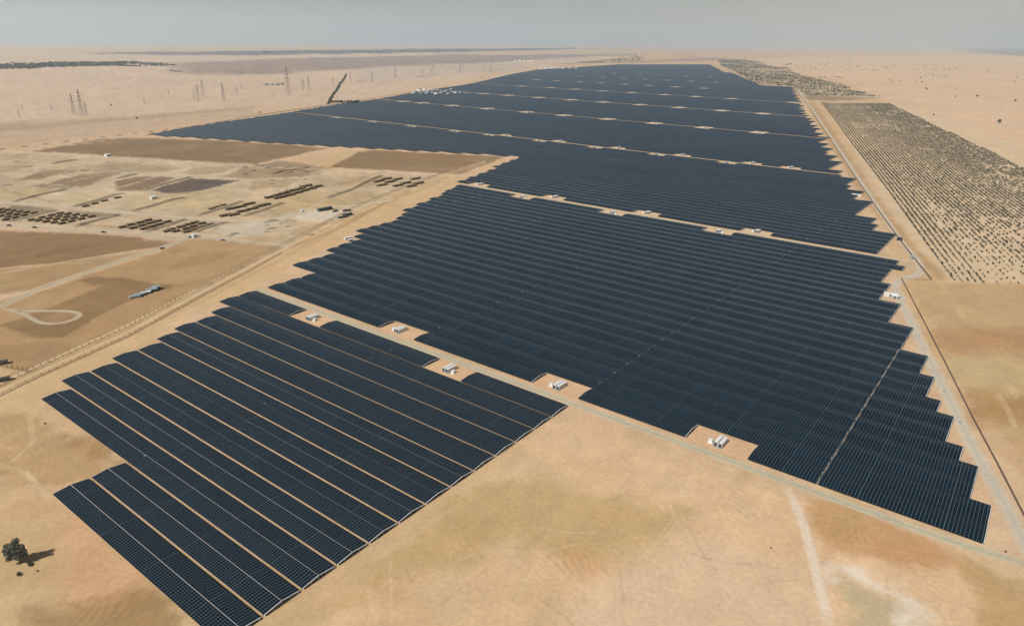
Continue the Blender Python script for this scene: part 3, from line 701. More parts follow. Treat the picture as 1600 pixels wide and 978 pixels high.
for yb, xs, nm in ROADY:
    ribbon('service_road', yline(yb, min(xs) - 4, max(xs) + 6), 6, (206, 188, 156), 'thin pale gravel road in front of the %s solar block' % nm, px=False, lift=.15, step=40)
    for i, c in enumerate(sorted(xs)):
        pad(c * U, yb * U, 2.2 * U, 2.6 * U, (226, 200, 166), 'pale sand pad, %s from the left on the %s service road' % (ordn(i + 1), RN[yb]), .15)
        put_station(c * U, (yb + .3) * U, -1, 'white inverter station, %s from the left on the %s service road' % (ordn(i + 1), RN[yb]),
                    'tiny transformer of the %s station from the left on the %s road' % (ordn(i + 1), RN[yb]), 'power stations by the %s road' % RN[yb])

# ------------------------------------------------------------------ fences
def panel_fence(name, pts, label, h=2.4, step=8, far=False):
    P = Gp(pts); root = empty(name, (0, 0, 0), label, 'fence')
    seg = np.hypot(*np.diff(P, axis=0).T); s = np.concatenate([[0], np.cumsum(seg)]); n = int(s[-1] / step)
    t = np.linspace(0, s[-1], n + 1); q = np.stack([np.interp(t, s, P[:, 0]), np.interp(t, s, P[:, 1])], -1); z = hgt(q[:, 0], q[:, 1])
    mb = MB()
    for i in range(n):
        a, b = q[i], q[i + 1]; d = (b - a) / np.hypot(*(b - a)); nn = np.array([-d[1], d[0]]) * .05
        za, zb = z[i], z[i + 1]
        c = [(*(a - nn), za + .05), (*(b - nn), zb + .05), (*(b + nn), zb + .05), (*(a + nn), za + .05),
             (*(a - nn), za + h), (*(b - nn), zb + h), (*(b + nn), zb + h), (*(a + nn), za + h)]
        mb.hexa(c)
    mb.build('mesh_panel', M['fence'], root)
    pm = MB(); pm.box(-.12, .12, -.12, .12, 0, h + .4); p0 = None
    for i in range(n + 1):
        if p0 is None: p0 = pm.build('fence_post', M['post'], root, loc=(q[i][0], q[i][1], z[i])); continue
        c = p0.copy(); col.objects.link(c); c.parent = root; c.location = (q[i][0], q[i][1], z[i])
    return root
panel_fence('perimeter_fence', [(1625, 852), (1600, 808), (1560, 730), (1520, 655), (1480, 575), (1445, 507), (1408, 436)], 'long dark brown perimeter fence right of the nearest rows', 1.6)
panel_fence('perimeter_fence', [(1455, 438), (1420, 395), (1380, 341), (1340, 283), (1300, 222), (1260, 162), (1240, 136)], 'dark perimeter fence between the far rows and the tree plantation', 1.9, 34)
panel_fence('boundary_fence', [(230, 212), (300, 198.5), (400, 181), (540, 160.5), (640, 144.5)], 'low dark fence line along the far left tip of the rows', 1.3, 34)
def post_fence(name, pts, label, h=2.2, step=4.6, w=.16, rail=True, m='post', bot=0):
    P = Gp(pts); root = empty(name, (0, 0, 0), label, 'fence')
    seg = np.hypot(*np.diff(P, axis=0).T); s = np.concatenate([[0], np.cumsum(seg)]); n = int(s[-1] / step)
    t = np.linspace(0, s[-1], n + 1); q = np.stack([np.interp(t, s, P[:, 0]), np.interp(t, s, P[:, 1])], -1); z = hgt(q[:, 0], q[:, 1])
    if rail:
        mb = MB()
        for i in range(n):
            for zz, ww in ((h - .12, .07), (.55 * h, .05), (.18, .16)):
                mb.bar((*q[i], z[i] + zz), (*q[i + 1], z[i + 1] + zz), ww)
        mb.build('fence_wire', M[m], root)
    pm = MB(); pm.box(-w / 2, w / 2, -w / 2, w / 2, 0, h); p0 = None
    order = np.argsort(np.hypot(q[:, 0], q[:, 1])); nearset = order[:100]; rest = order[100:]
    for i in nearset:
        if p0 is None: p0 = pm.build('fence_post', M[m], root, loc=(q[i][0], q[i][1], z[i])); continue
        c = p0.copy(); col.objects.link(c); c.parent = root; c.location = (q[i][0], q[i][1], z[i])
    if len(rest):
        rb = MB()
        for i in rest: rb.box(q[i][0] - w / 2, q[i][0] + w / 2, q[i][1] - w / 2, q[i][1] + w / 2, z[i], z[i] + h)
        o = rb.build('fence_post', M[m], root); o['kind'] = 'stuff'; o['label'] = 'far posts of the fence'
    return root
post_fence('perimeter_fence', [(1408, 436), (1455, 438)], 'short low cross fence joining the two long right hand fences', 1.0, 12, .15)
post_fence('boundary_fence', [(-30, 618), (0, 603), (44.7, 581), (137, 538.8), (200, 510.7), (300, 457), (400, 405), (470, 369), (560, 322), (640, 290), (700, 268)], 'brown post fence between the farm fields and the sandy track', 2.6, 5.2, .26)
post_fence('boundary_fence', [(-20, 630), (29, 604), (80, 580), (138, 554), (200, 526), (300, 472), (400, 418), (440, 396)], 'second post fence, on the solar farm side of the sandy track', 2.2, 5.2, .2)
post_fence('farm_fence', [(-30, 568), (0, 572), (44, 581)], 'short brown farm fence meeting the boundary fence at the left edge', 3.2, 4, .3)
post_fence('farm_fence', [(-20, 348), (0, 350), (90, 355), (180, 361.5), (290, 370)], 'pale post fence below the hay stacks, left of the farm gate', 2.6, 6, .25, m='alu')
post_fence('farm_fence', [(312, 372), (380, 381), (452, 387)], 'pale post fence right of the farm gate', 2.6, 6, .25, m='alu')

# ------------------------------------------------------------------ vegetation
def leaf_crown(mb, c, R, n, size, mi=0, rs=None, jitter=.35):
    rs = rs or np.random.default_rng(1)
    v = rs.normal(size=(n, 3)); v /= np.linalg.norm(v, axis=1)[:, None]
    rad = (rs.random(n) ** .45)[:, None]; p = v * rad * np.array(R) + np.array(c)
    for i in range(n):
        a = rs.normal(size=3); a /= np.linalg.norm(a); b = np.cross(a, rs.normal(size=3)); b /= np.linalg.norm(b)
        s = size * (.6 + .8 * rs.random()); q = p[i]
        mb.face([q - a * s * .5 - b * s * .2, q + a * s * .1 - b * s * .5, q + a * s * .6 + b * s * .1, q - a * s * .1 + b * s * .5], mi)
def ghaf_tree():
    x, y = inv1(32, 880); z = hz(x, y)
    root = empty('desert_tree', (x, y, z), 'large dark green ghaf tree alone on sand at the lower left', 'tree')
    rs = np.random.default_rng(5)
    t = MB(); rs2 = random.Random(4); lobes = []
    t.bar((0, 0, -.2), (-.3, .2, 2.0), .85, 0, .6)
    # image right is about (0.79,0.61), so the crown leans to image left
    ir = Vector((.794, .608, 0)); up = Vector((0, 0, 1)); bk = Vector((-.56, .74, 0))
    spec = [(-1.6, 1, 3.6, 2.1), (.4, -.6, 4.4, 2.2), (1.9, .5, 5.2, 1.6), (-3.6, 0, 5.2, 1.7), (-5.2, .5, 6.0, 1.2), (-2.2, -.8, 6.2, 2.4), (0, .8, 6.6, 2.3),
            (1.9, 0, 7.6, 1.5), (-.6, 0, 9.2, 2.0), (.2, .6, 10.8, 1.4), (-3.9, .2, 8.2, 1.3), (2.9, -.2, 9.0, .9), (-1.8, .4, 8.2, 1.5), (-2.6, -1.6, 3.6, 1.4), (1.4, 1.6, 3.4, 1.3), (2.6, .2, 3.8, 1.0)]
    c = MB()
    for a, b, h, r in spec:
        p = ir * a + bk * b + up * h; m_ = Vector((-.3, .2, 2.0)) * .6 + p * .4; m_.z = 2 + (h - 2) * .35
        t.bar((-.3, .2, 1.9), m_, .38, 0, .2); t.bar(m_, p, .2, 0, .08)
        leaf_crown(c, p, (r, r, r * .85), int(250 * r * r / 2), .42, 0, rs)
    t.build('trunk', M['bark'], root); c.build('crown', M['leaf3'], root)
ghaf_tree()
def bush_at(px_, py_, r, label, seed=1, name='desert_shrub'):
    x, y = inv1(px_, py_); mb = MB(); leaf_crown(mb, (0, 0, r * .45), (r, r * .8, r * .5), 130, .3 * max(r, .6), 0, np.random.default_rng(seed))
    mb.bar((0, 0, -.1), (0, 0, r * .5), .15, 1)
    o = mb.build(name, [M['leaf'], M['bark']], None, (x, y, hz(x, y))); tag(o, label, 'shrub')
bush_at(48, 882.5, 1.3, 'low dark shrub just right of the big tree trunk')
bush_at(30, 898, 1.2, 'low dark shrub on sand below the big tree', 2)
bush_at(58.5, 892, .5, 'tiny dark shrub lower right of the big tree', 3)
bush_at(70, 662, .8, 'small dark shrub left of the longest front row', 4)
bush_at(1205, 856, .45, 'tiny shrub left of the pale sand track', 5)
bush_at(1571, 862, .6, 'tiny shrub inside the lower right road bend', 6)
bush_at(1475, 611, .6, 'tiny shrub on sand between rows and perimeter road', 7)
bush_at(1500, 660, .5, 'tiny shrub beside the perimeter road, below the other one', 8)

def small_tree_mesh(seed, n=26, r=1.0, h=2.0, size=.75, trunk=True):
    mb = MB(); rs = np.random.default_rng(seed)
    if trunk: mb.bar((0, 0, -.1), (.05, 0, h * .5), .16, 1, .08)
    k = 3
    for j in range(k):
        a = rs.random() * 6.28; leaf_crown(mb, (math.cos(a) * r * .3, math.sin(a) * r * .3, h * (.5 + .12 * j)), (r * .8, r * .8, h * .34), n // k, size, 0, rs)
    return mb
PL = Gp([(1281, 160), (1300, 162), (1390, 162), (1600, 262), (1680, 305), (1680, 452), (1600, 447), (1482, 440), (1400, 335), (1340, 248)])
dirv = np.array([39.0, -120.0]); dirv /= np.hypot(*dirv); perp = np.array([-dirv[1], dirv[0]])
pts = []
for i in range(60):
    off = (10.75 + i * .345) * U
    if i in (22, 37): s = 1e9
    s = 30 * U
    while s < 190 * U:
        wob = 2.2 * math.sin(s / 160 + i * .2)
        p = perp * (off + wob * .4) - dirv * s
        s += 3.6 + random.random() * 1.2
        pts.append((p[0] + random.uniform(-.3, .3), p[1] + random.uniform(-.3, .3), i))
pts = np.array(pts)
# the rows' own frame: keep what lies inside the plantation
sd_ = poly_sd(pts[:, 0], pts[:, 1], PL); pts = pts[sd_ < -2]
gapn = fbm(pts[:, 0] / 70, pts[:, 1] / 70, 5, 3); rowr = np.array([random.Random(int(i) * 3 + 1).random() for i in pts[:, 2]])
rr = np.hypot(pts[:, 0], pts[:, 1])
edge_ = (pts[:, 2] < 5)
keep = rng.random(len(pts)) < np.clip(.98 - .4 * (gapn > .62) - .25 * (rowr > .85) - .35 * (rr < 62 * U) + .5 * edge_, .3, 1)
pts = pts[keep]; rr = rr[keep]
print('plantation trees', len(pts))
order = np.argsort(rr); protos = [small_tree_mesh(i, 27, .95, 1.8, .62).build('young_tree', [M['leaf'], M['bark']]) for i in range(4)]
meshes = [p.data for p in protos]
used = set()
zz = hgt(pts[:, 0], pts[:, 1])
for n_, i in enumerate(order[:300]):
    k = n_ % 4; s = random.uniform(.6, 1.25) * (1.25 if random.random() < .12 else 1)
    o = protos[k] if k not in used else protos[k].copy()
    if k in used: col.objects.link(o)
    used.add(k)
    o.location = (pts[i, 0], pts[i, 1], zz[i]); o.rotation_euler = (0, 0, random.random() * 6.28); o.scale = (s, s, s)
    tag(o, 'small dark young tree in the near corner rows of the plantation', 'tree', 'young trees in the near corner of the plantation')
allv = []; allf = []; base = 0
pv = []; pf = []
for mb_seed in range(5):
    mb = small_tree_mesh(100 + mb_seed, 12, 1.15, 1.8, 1.0, False); pv.append(np.array(mb.v)); pf.append(np.array(mb.f))
for i in order[300:]:
    k = random.randrange(5); a = random.random() * 6.28; s = random.uniform(.7, 1.35)
    v = pv[k] * s * 1.12; ca, sa = math.cos(a), math.sin(a)
    w = np.stack([v[:, 0] * ca - v[:, 1] * sa + pts[i, 0], v[:, 0] * sa + v[:, 1] * ca + pts[i, 1], v[:, 2] + zz[i]], -1)
    allv.append(w); allf.append(pf[k] + base); base += len(v)
def quick_mesh(name, V, F, mats):
    V = np.concatenate(V); F = np.concatenate(F).astype(np.int32)
    me = bpy.data.meshes.new(name); me.vertices.add(len(V)); me.vertices.foreach_set('co', V.astype('f').ravel())
    me.loops.add(F.size); me.loops.foreach_set('vertex_index', F.ravel()); me.polygons.add(len(F))
    me.polygons.foreach_set('loop_start', np.arange(0, F.size, 4, dtype=np.int32)); me.polygons.foreach_set('loop_total', np.full(len(F), 4, np.int32))
    for m_ in mats: me.materials.append(m_)
    me.update(); o = bpy.data.objects.new(name, me); col.objects.link(o); return o
o = quick_mesh('plantation_trees', allv, allf, [M['leaf2']]); tag(o, 'dense rows of young trees covering the plantation on the right', 'tree plantation', None, 'stuff')

def scatter_stuff(name, poly_px, count, r, h, label, matn='leaf2', seed=3, n=9, rowdir=None):
    P = Gp(poly_px); rs = np.random.default_rng(seed); V = []; F = []; b = 0
    lo = P.min(0); hi = P.max(0); got = 0
    while got < count:
        q = lo + rs.random((count * 4, 2)) * (hi - lo); q = q[poly_sd(q[:, 0], q[:, 1], P) < 0]
        if not len(q): break
        q = q[fbm(q[:, 0] / (r * 14), q[:, 1] / (r * 14), seed, 3) > .36]
        q = q[:count - got]
        z = hgt(q[:, 0], q[:, 1])
        for i in range(len(q)):
            mb = pv[rs.integers(5)]; ff = pf[0] if False else None
            k = rs.integers(5); v = pv[k] * np.array([r, r, h / 1.8]) * (.6 + .8 * rs.random())
            V.append(v + np.array([q[i, 0], q[i, 1], z[i]])); F.append(pf[k] + b); b += len(v)
        got += len(q)
    o = quick_mesh(name, V, F, [M[matn]]); tag(o, label, 'vegetation', None, 'stuff'); return o
scatter_stuff('scrub_cover', [(1120, 94), (1165, 93.5), (1215, 106), (1300, 130), (1365, 148), (1375, 152), (1262, 150), (1240, 136), (1180, 131), (1150, 112), (1128, 104)], 7500, 2.8, 3.4, 'grey green tree plots beyond the far corner of the solar farm', seed=4)
scatter_stuff('palm_grove', [(-60, 103.5), (0, 102.5), (120, 98.5), (200, 98), (275, 101.5), (200, 104), (100, 107), (0, 110), (-60, 112)], 1500, 11, 9, 'dark green belt of groves on the plain at the far left', 'leaf', seed=6)
scatter_stuff('distant_woodland', [(280, 84), (420, 81.5), (560, 79), (700, 77.3), (830, 76.5), (900, 75.6), (900, 77), (820, 79.5), (660, 82.5), (500, 84.5), (400, 84.8)], 900, 30, 11, 'hazy dark line of woodland below the horizon', 'leaf', seed=8)
scatter_stuff('distant_scrub', [(900, 97), (960, 92), (1000, 90), (1010, 93), (960, 96.5), (920, 98)], 260, 8, 6, 'faint grey scrub beyond the far end of the solar farm', seed=9)
# hedge-like windbreak
def windbreak():
    P = Gp([(513, 163), (519.5, 150), (530, 134), (541, 118)]); V = []; F = []; b = 0
    seg = np.hypot(*np.diff(P, axis=0).T); s = np.concatenate([[0], np.cumsum(seg)]); n = 620
    t = np.linspace(0, s[-1], n); rs = np.random.default_rng(2)
    for tt in t:
        x = np.interp(tt, s, P[:, 0]); y = np.interp(tt, s, P[:, 1]); k = rs.integers(5)
        for e in (-.8, .8):
            v = pv[k] * np.array([2.5, 2.5, 1.7]) * (.7 + .5 * rs.random())
            V.append(v + np.array([x + e + rs.normal() * .8, y + rs.normal() * 2, hz(x, y)])); F.append(pf[k] + b); b += len(v)
    o = quick_mesh('windbreak_hedge', V, F, [M['leaf']]); tag(o, 'dark straight windbreak of trees running away from the far left edge', 'hedge')
windbreak()
for i, (a, b_) in enumerate([((520, 160.5), (558, 160.5)), ]):
    scatter_stuff('hedge_spur', [(518, 159.6), (560, 159.6), (560, 161.6), (518, 161.8)], 120, 3, 4, 'short dark spur of bushes at the foot of the windbreak', 'leaf', 12)

# scattered desert trees on the right dunes
def z4(x, y, ox, oy, s): return (ox + x / s, oy + y / s)
DT = [z4(x, y, 1200, 40, 3.9125) for x, y in [(108, 245), (118, 243), (140, 240), (128, 240), (170, 245), (185, 260), (215, 248), (228, 243), (245, 243), (290, 264), (315, 240), (330, 240), (345, 243), (365, 238), (375, 236), (335, 268), (412, 258), (430, 255), (445, 252), (475, 262), (490, 242), (497, 260),
      (543, 250), (553, 246), (555, 255), (570, 278), (590, 272), (645, 280), (660, 278), (725, 262), (752, 252), (775, 250), (826, 248), (855, 245), (893, 240), (895, 274), (916, 270), (947, 252), (962, 243), (980, 226), (1010, 280), (1020, 272), (1070, 252), (1083, 278), (1103, 270), (1128, 272),
      (1155, 252), (1170, 253), (1200, 262), (1275, 255), (1310, 283), (1342, 285), (1376, 262), (1430, 275), (1495, 272), (1525, 318), (1513, 344), (965, 307), (1007, 307), (1040, 317), (1083, 318), (932, 324), (940, 342), (902, 334), (758, 322), (758, 342), (737, 330), (806, 332), (490, 304),
      (335, 322), (350, 312), (318, 312), (380, 322), (395, 304), (410, 310), (425, 312), (440, 312), (455, 312), (960, 386), (967, 400), (1143, 438), (1275, 443), (1012, 553)]]
rs_ = random.Random(3)
for i in range(46): DT.append((rs_.uniform(990, 1235), 81 + rs_.uniform(2, 10)))
for i in range(26): DT.append((rs_.uniform(1260, 1590), rs_.uniform(96, 112)))
tp = [small_tree_mesh(50 + i, 70, 2.9, 6.2, 1.7) for i in range(3)]
tobj = [t.build('desert_tree', [M['leaf'], M['bark']]) for t in tp]; cnt = 0
def lab_tree(px_, py_):
    return 'small dark bush like tree on the pale dunes beyond the plantation' if px_ > 1240 else 'tiny dark tree on the dunes behind the far end of the solar farm'
def put_tree(px_, py_, s, label, group):
    global cnt
    x, y = inv1(px_, py_); k = cnt % 3
    o = tobj[k] if cnt < 3 else tobj[k].copy()
    if cnt >= 3: col.objects.link(o)
    cnt += 1; o.location = (x, y, hz(x, y)); o.rotation_euler = (0, 0, rs_.random() * 6); o.scale = (s, s, s)
    tag(o, label, 'tree', group)
put_tree(1560.5, 193.5, 1.75, 'largest round dark tree standing alone on the right hand dunes', None)
put_tree(1586, 160, 1.35, 'dark tree near the right edge, above the largest lone tree', None)
for (a, b) in DT:
    far = (a <= 1240)
    put_tree(a, b, rs_.uniform(.8, 1.5) * (1.8 if far else 1.15), lab_tree(a, b), 'trees behind the far end' if far else 'trees dotted over the right dunes')
for a, b, l in [(174, 166, 'small dark tree right of the big pylon group'), (214, 187, 'dark shrub on the brown plain left of the solar tip'), (171, 107, 'lone dark tree below the grove belt'), (406, 178, 'small dark tree beside the road left of the rows')]:
    put_tree(a, b, .9, l, None)

# ------------------------------------------------------------------ pylons
def pylon_mesh(detail):
    Hh = 60; legs = MB(); w0, w1 = 4.6, .7
    def cor(z, i):
        t = z / Hh; w = w0 + (w1 - w0) * min(1, t * 1.15); return (w * (1 if i in (0, 3) else -1), w * (1 if i < 2 else -1), z)
    zs = [0, 12, 23, 32, 40, 47, 53, Hh]
    for i in range(4):
        for a, b in zip(zs[:-1], zs[1:]): legs.bar(cor(a, i), cor(b, i), .42)
    for a, b in zip(zs[:-1], zs[1:]):
        for i in range(4):
            j = (i + 1) % 4; legs.bar(cor(a, i), cor(b, j), .2); legs.bar(cor(a, j), cor(b, i), .2); legs.bar(cor(b, i), cor(b, j), .2)
    arms = []
    for z, L in ((36, 11), (44, 12.5), (52, 9.5)):
        m = MB()
        for s in (-1, 1):
            m.bar((0, 0, z + 2.6), (0, s * L, z), .28); m.bar((0, 0, z), (0, s * L, z), .28)
            m.bar((0, s * L * .5, z), (0, s * L * .5, z + 1.2), .25)
        arms.append(m)
    return legs, arms
lg, ar = pylon_mesh(1)
def pylon_root():
    r = bpy.data.objects.new('power_pylon', None); col.objects.link(r)
    lg.build('lattice_mast', M['lattice'], r)
    for a in ar: a.build('cross_arm', M['lattice'], r)
    return r
PY0 = pylon_root(); pn = 0
PYL = [(116.4, 179.6, 30, 'left one of the tall pylon cluster at the far left'), (129, 181.6, 38, 'tallest lattice pylon in the cluster at the far left'), (135.6, 180.3, 20, 'short right one of the pylon cluster at the far left'),
       (30.7, 184.4, 14, 'small pylon near the left edge of the picture'), (34.5, 170, 6, 'tiny pylon behind the small one near the left edge'), (81, 172.6, 10, 'small pylon left of the tall pylon cluster'),
       (226, 163, 10, 'small pylon right of the tall pylon cluster'), (254, 158, 8, 'small pylon midway between the two tall pylon groups'), (264, 149, 9, 'small faint pylon midway between the groups, further back'), (304, 157, 14, 'left pylon of the thin trio above the solar tip'), (310.5, 159, 24, 'middle pylon of the thin trio above the solar tip'), (318, 152.5, 25, 'right pylon of the thin trio above the solar tip'),
       (350, 159, 26, 'lone thin pylon right of the trio'), (370.6, 150, 12, 'short pylon right of the lone thin one'), (378, 141, 8, 'tiny distant pylon between trio and green huts'), (451, 150, 40, 'tall slender pylon left of the windbreak'), (474, 142, 16, 'short pylon right of the slender tall one'), (483, 142, 20, 'thin pylon halfway to the windbreak'),
       (521, 134, 12, 'faint pylon just left of the windbreak top'), (547.7, 128, 15, 'first pylon right of the windbreak'), (582, 128, 16, 'second pylon right of the windbreak'), (618, 122, 17, 'third pylon right of the windbreak, the darkest'), (660, 120.4, 12, 'fourth pylon right of the windbreak'), (673, 117, 9, 'fifth pylon right of the windbreak'), (676, 113, 11, 'sixth pylon right of the windbreak, further back'),
       (718.5, 114.3, 12, 'thin pylon above the substation gap'), (723.6, 105.4, 8, 'far pylon behind the thin one'), (755.6, 109.8, 8, 'pylon left of the far white settlement'), (767.7, 107.3, 9, 'pylon nearer the far white settlement'), (785, 98.3, 7, 'tiny pylon behind the pair near the settlement'), (807, 98, 7, 'tiny pylon beside the far white settlement'), (844, 96, 6, 'tiny pylon right of the far white settlement'),
       (755, 101, 6, 'tiny pylon left behind the settlement pair'), (690, 109, 7, 'tiny pylon between the two mid distance groups'), (740, 99, 6, 'faint tiny pylon on the plain')]
for (a, b, hp, lab) in PYL:
    x, y = inv1(a, b); z = hz(x, y)
    dist = -(np.array([x, y, z - H]) @ AX[:, 2]); s = (hp * dist / FPX / .93) / 60
    o = PY0 if pn == 0 else dup(PY0, (0, 0, 0)); pn += 1
    o.location = (x, y, z); o.scale = (s, s, s); o.rotation_euler = (0, 0, random.uniform(-.3, .3) + .3)
    tag(o, lab, 'pylon', 'power pylons on the far plain')

# ------------------------------------------------------------------ farm: hay stacks, berms, sheds, cars
def stack_proto(seed):
    r = random.Random(seed); b = MB(); bm = 14; L, W, Hh = 5.6, 2.3, 2.4
    n = 6
    for i in range(n):
        a = -L + 2 * L * i / n; c = a + 2 * L / n - .08; h = Hh + r.uniform(-.5, .3); w = W + r.uniform(-.3, .3)
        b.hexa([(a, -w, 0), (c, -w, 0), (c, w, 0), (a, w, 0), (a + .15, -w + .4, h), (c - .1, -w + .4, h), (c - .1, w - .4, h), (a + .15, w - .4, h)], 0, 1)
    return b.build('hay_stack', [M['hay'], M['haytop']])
SP = [stack_proto(i) for i in range(3)]; sn = 0
def farm_dir(px_, py_, dpx=(10, -1.9)):
    a = np.array(inv1(px_, py_)); b = np.array(inv1(px_ + dpx[0], py_ + dpx[1])); d = b - a; return math.atan2(d[1], d[0])
def stacks(pts, ox, oy, s, wz, where, group, hs=1.0, dpx=(10, -1.9)):
    global sn
    for i, (a, b) in enumerate(pts):
        px_, py_ = ox + a / s, oy + (b + 10) / s; x, y = inv1(px_, py_); th = farm_dir(px_, py_, dpx)
        k = sn % 3; o = SP[k] if sn < 3 else SP[k].copy()
        if sn >= 3: col.objects.link(o)
        sn += 1
        x2, y2 = inv1(px_ + wz / s / 2, py_ - wz / s * .095); ln = math.hypot(x2 - x, y2 - y)
        o.location = (x, y, hz(x, y)); o.rotation_euler = (0, 0, th); o.scale = (ln / 5.6, 1.0 * hs, hs)
        tag(o, 'brown hay stack, %s from the left %s' % (ordn(i + 1), where), 'hay stack', group)
S1 = (0, 250, 7.825); S2 = (180, 260, 7.825); S3 = (340, 260, 7.825); S4 = (520, 230, 7.825)
gA = [(20, 605), (90, 610), (155, 620), (235, 632), (320, 640), (415, 648), (30, 640), (115, 655), (205, 665), (300, 675), (10, 685), (100, 695), (190, 702), (75, 728)]
gB = [(740, 652), (830, 660), (925, 670), (1030, 682), (1120, 692), (630, 675), (720, 688), (815, 697), (905, 710), (995, 720), (515, 703), (600, 713), (690, 722), (785, 733), (875, 748), (390, 732), (470, 738), (570, 752), (665, 763), (760, 775)]
gC = [(400, 658), (520, 668), (640, 678), (305, 685), (425, 693), (545, 707), (195, 712), (325, 722), (455, 733), (90, 742), (220, 752), (355, 762)]
gD = [(975, 688), (1060, 698), (1165, 710), (890, 710), (960, 732), (1070, 740), (800, 738), (870, 760), (980, 768), (690, 770), (745, 792), (880, 798), (640, 790)]
srt = lambda g: sorted(g)
stacks(srt(gA), *S1, 84, 'in the group at the left edge', 'hay stacks at the left edge')
stacks(srt(gB), *S1, 84, 'in the largest hay stack group', 'hay stacks in the largest group')
stacks(srt(gC), *S2, 90, 'in the tidy group of twelve', 'hay stacks in the group of twelve')
stacks(srt(gD), *S2, 90, 'in the group beside the farm gate', 'hay stacks by the farm gate')
stacks([(1050, 560), (1160, 530), (1275, 497), (1440, 458)], *S1, 80, 'along the dark bank behind the lane', 'hay stacks along the dark bank', .8)
stacks([(1180, 512), (1240, 492), (1320, 468)], *S2, 66, 'in the short diagonal line', 'hay stacks in the short line', .7)
stacks(srt([(100, 598), (200, 590), (300, 548), (420, 520), (500, 490), (580, 470), (170, 515), (270, 495), (390, 458)]), *S3, 130, 'in the two touching long rows', 'hay stacks in the touching rows', 1.1)
stacks(srt([(650, 375), (740, 348), (830, 322), (910, 296), (1000, 275), (760, 380), (870, 352), (960, 325), (1040, 300), (1130, 275), (1080, 240), (1210, 248)]), *S3, 135, 'in the big pile nearest the brown field', 'hay stacks in the big pile', 1.15)
stacks(srt([(560, 415), (660, 385), (790, 392), (600, 462), (700, 422), (800, 468), (895, 436), (960, 475), (1050, 440), (1015, 385)]), *S4, 110, 'in the group beside the double fence', 'hay stacks beside the double fence', 1.1)

def berm(pts, w, h, label):
    P = Gp(pts); seg = np.hypot(*np.diff(P, axis=0).T); s = np.concatenate([[0], np.cumsum(seg)]); n = max(4, int(s[-1] / 4)); t = np.linspace(0, s[-1], n)
    q = np.stack([np.interp(t, s, P[:, 0]), np.interp(t, s, P[:, 1])], -1); d = np.gradient(q, axis=0); d /= np.hypot(d[:, 0], d[:, 1])[:, None]; nn = np.stack([-d[:, 1], d[:, 0]], -1)
    us = np.linspace(-1, 1, 9); XX = q[:, :1] + nn[:, :1] * us * w / 2; YY = q[:, 1:] + nn[:, 1:] * us * w / 2
    prof = (1 - us ** 2) ** 1.3 * h; en = np.clip(np.minimum(t, s[-1] - t) / (w * .7), 0, 1)
    ZZ = hgt(XX, YY) + prof * en[:, None] * (.6 + .8 * fbm(XX / 6, YY / 6, 8, 3)) + .02
    base = soil(XX, YY) * .62
    C = base
    o = grid_mesh('earth_bank', XX, YY, ZZ, C, M['sand']); tag(o, label, None, None, 'structure')
def zl(pts, ox, oy, s): return [(ox + a / s, oy + b / s) for a, b in pts]
BERMS = [(zl([(160, 515), (400, 450), (600, 405), (830, 358)], *S1), 'dark earth bank between two pale farm plots'), (zl([(880, 578), (1150, 510), (1400, 430), (1540, 408)], *S1), 'dark earth bank behind a line of hay stacks'),
         (zl([(100, 755), (350, 700), (560, 645), (700, 612)], *S1), 'dark earth bank between the two left hay stack groups'), (zl([(900, 822), (1150, 750), (1470, 672)], *S1), 'dark earth bank right of the largest hay stack group'),
         (zl([(200, 550), (450, 485), (700, 410), (860, 378)], *S2), 'long dark earth bank in the middle of the farm'), (zl([(350, 805), (600, 735), (880, 645)], *S2), 'dark earth bank right of the tidy hay stacks'),
         (zl([(960, 808), (1150, 740), (1390, 680)], *S2), 'dark earth bank behind the farm gate'), (zl([(1000, 606), (1250, 530), (1565, 425)], *S2), 'dark earth bank above the touching hay stacks'),
         (zl([(120, 865), (190, 830), (255, 815)], *S3), 'short dark bank right of the farm gate'), (zl([(300, 615), (550, 540), (800, 445)], *S3), 'dark bank below the touching hay stacks'),
         (zl([(1340, 392), (1450, 345), (1560, 315)], *S3), 'dark bank at the middle of the farm yard'), (zl([(0, 600), (230, 520), (400, 430), (600, 345)], *S4), 'long dark bank left of the fence side hay stacks'),
         (zl([(630, 52), (780, 20), (960, 0)], *S1), 'small earth bank in the far pale plots'), (zl([(280, 95), (420, 78)], *S1), 'tiny earth bank in the far pale plots, left'), (zl([(960, 140), (1100, 125)], *S1), 'tiny earth bank beside the far brown plot'),
         (zl([(0, 318), (165, 305)], *S1), 'earth bank at the left edge of the farm'), (zl([(330, 300), (600, 215), (930, 130)], *S2), 'thin bank between the two darkest plots'), (zl([(0, 155), (280, 92)], *S2), 'thin bank in front of the olive plot'),
         (zl([(660, 100), (800, 60), (960, 40), (1120, 75)], *S3), 'ragged earth heaps near the upper brown field'), (zl([(560, 690), (740, 655)], *S3), 'low dirt heap beside the pale yard, left'), (zl([(630, 765), (700, 745)], *S3), 'small dark mound below the pale yard'),
         (zl([(1090, 845), (1170, 825)], *S3), 'dark scrubby mound near the double fence')]
for P_, lab in BERMS: berm(P_, 8.5, 1.9, lab)
hr = random.Random(9)
for j in range(26):
    a_, b_ = (hr.uniform(375, 540), hr.uniform(260, 288)) if j < 18 else (hr.uniform(410, 470), hr.uniform(345, 368))
    berm([(a_, b_), (a_ + hr.uniform(5, 12), b_ - hr.uniform(.3, 2.2))], 5, 1.5, 'small heap of dug earth on the rough ground of the farm')

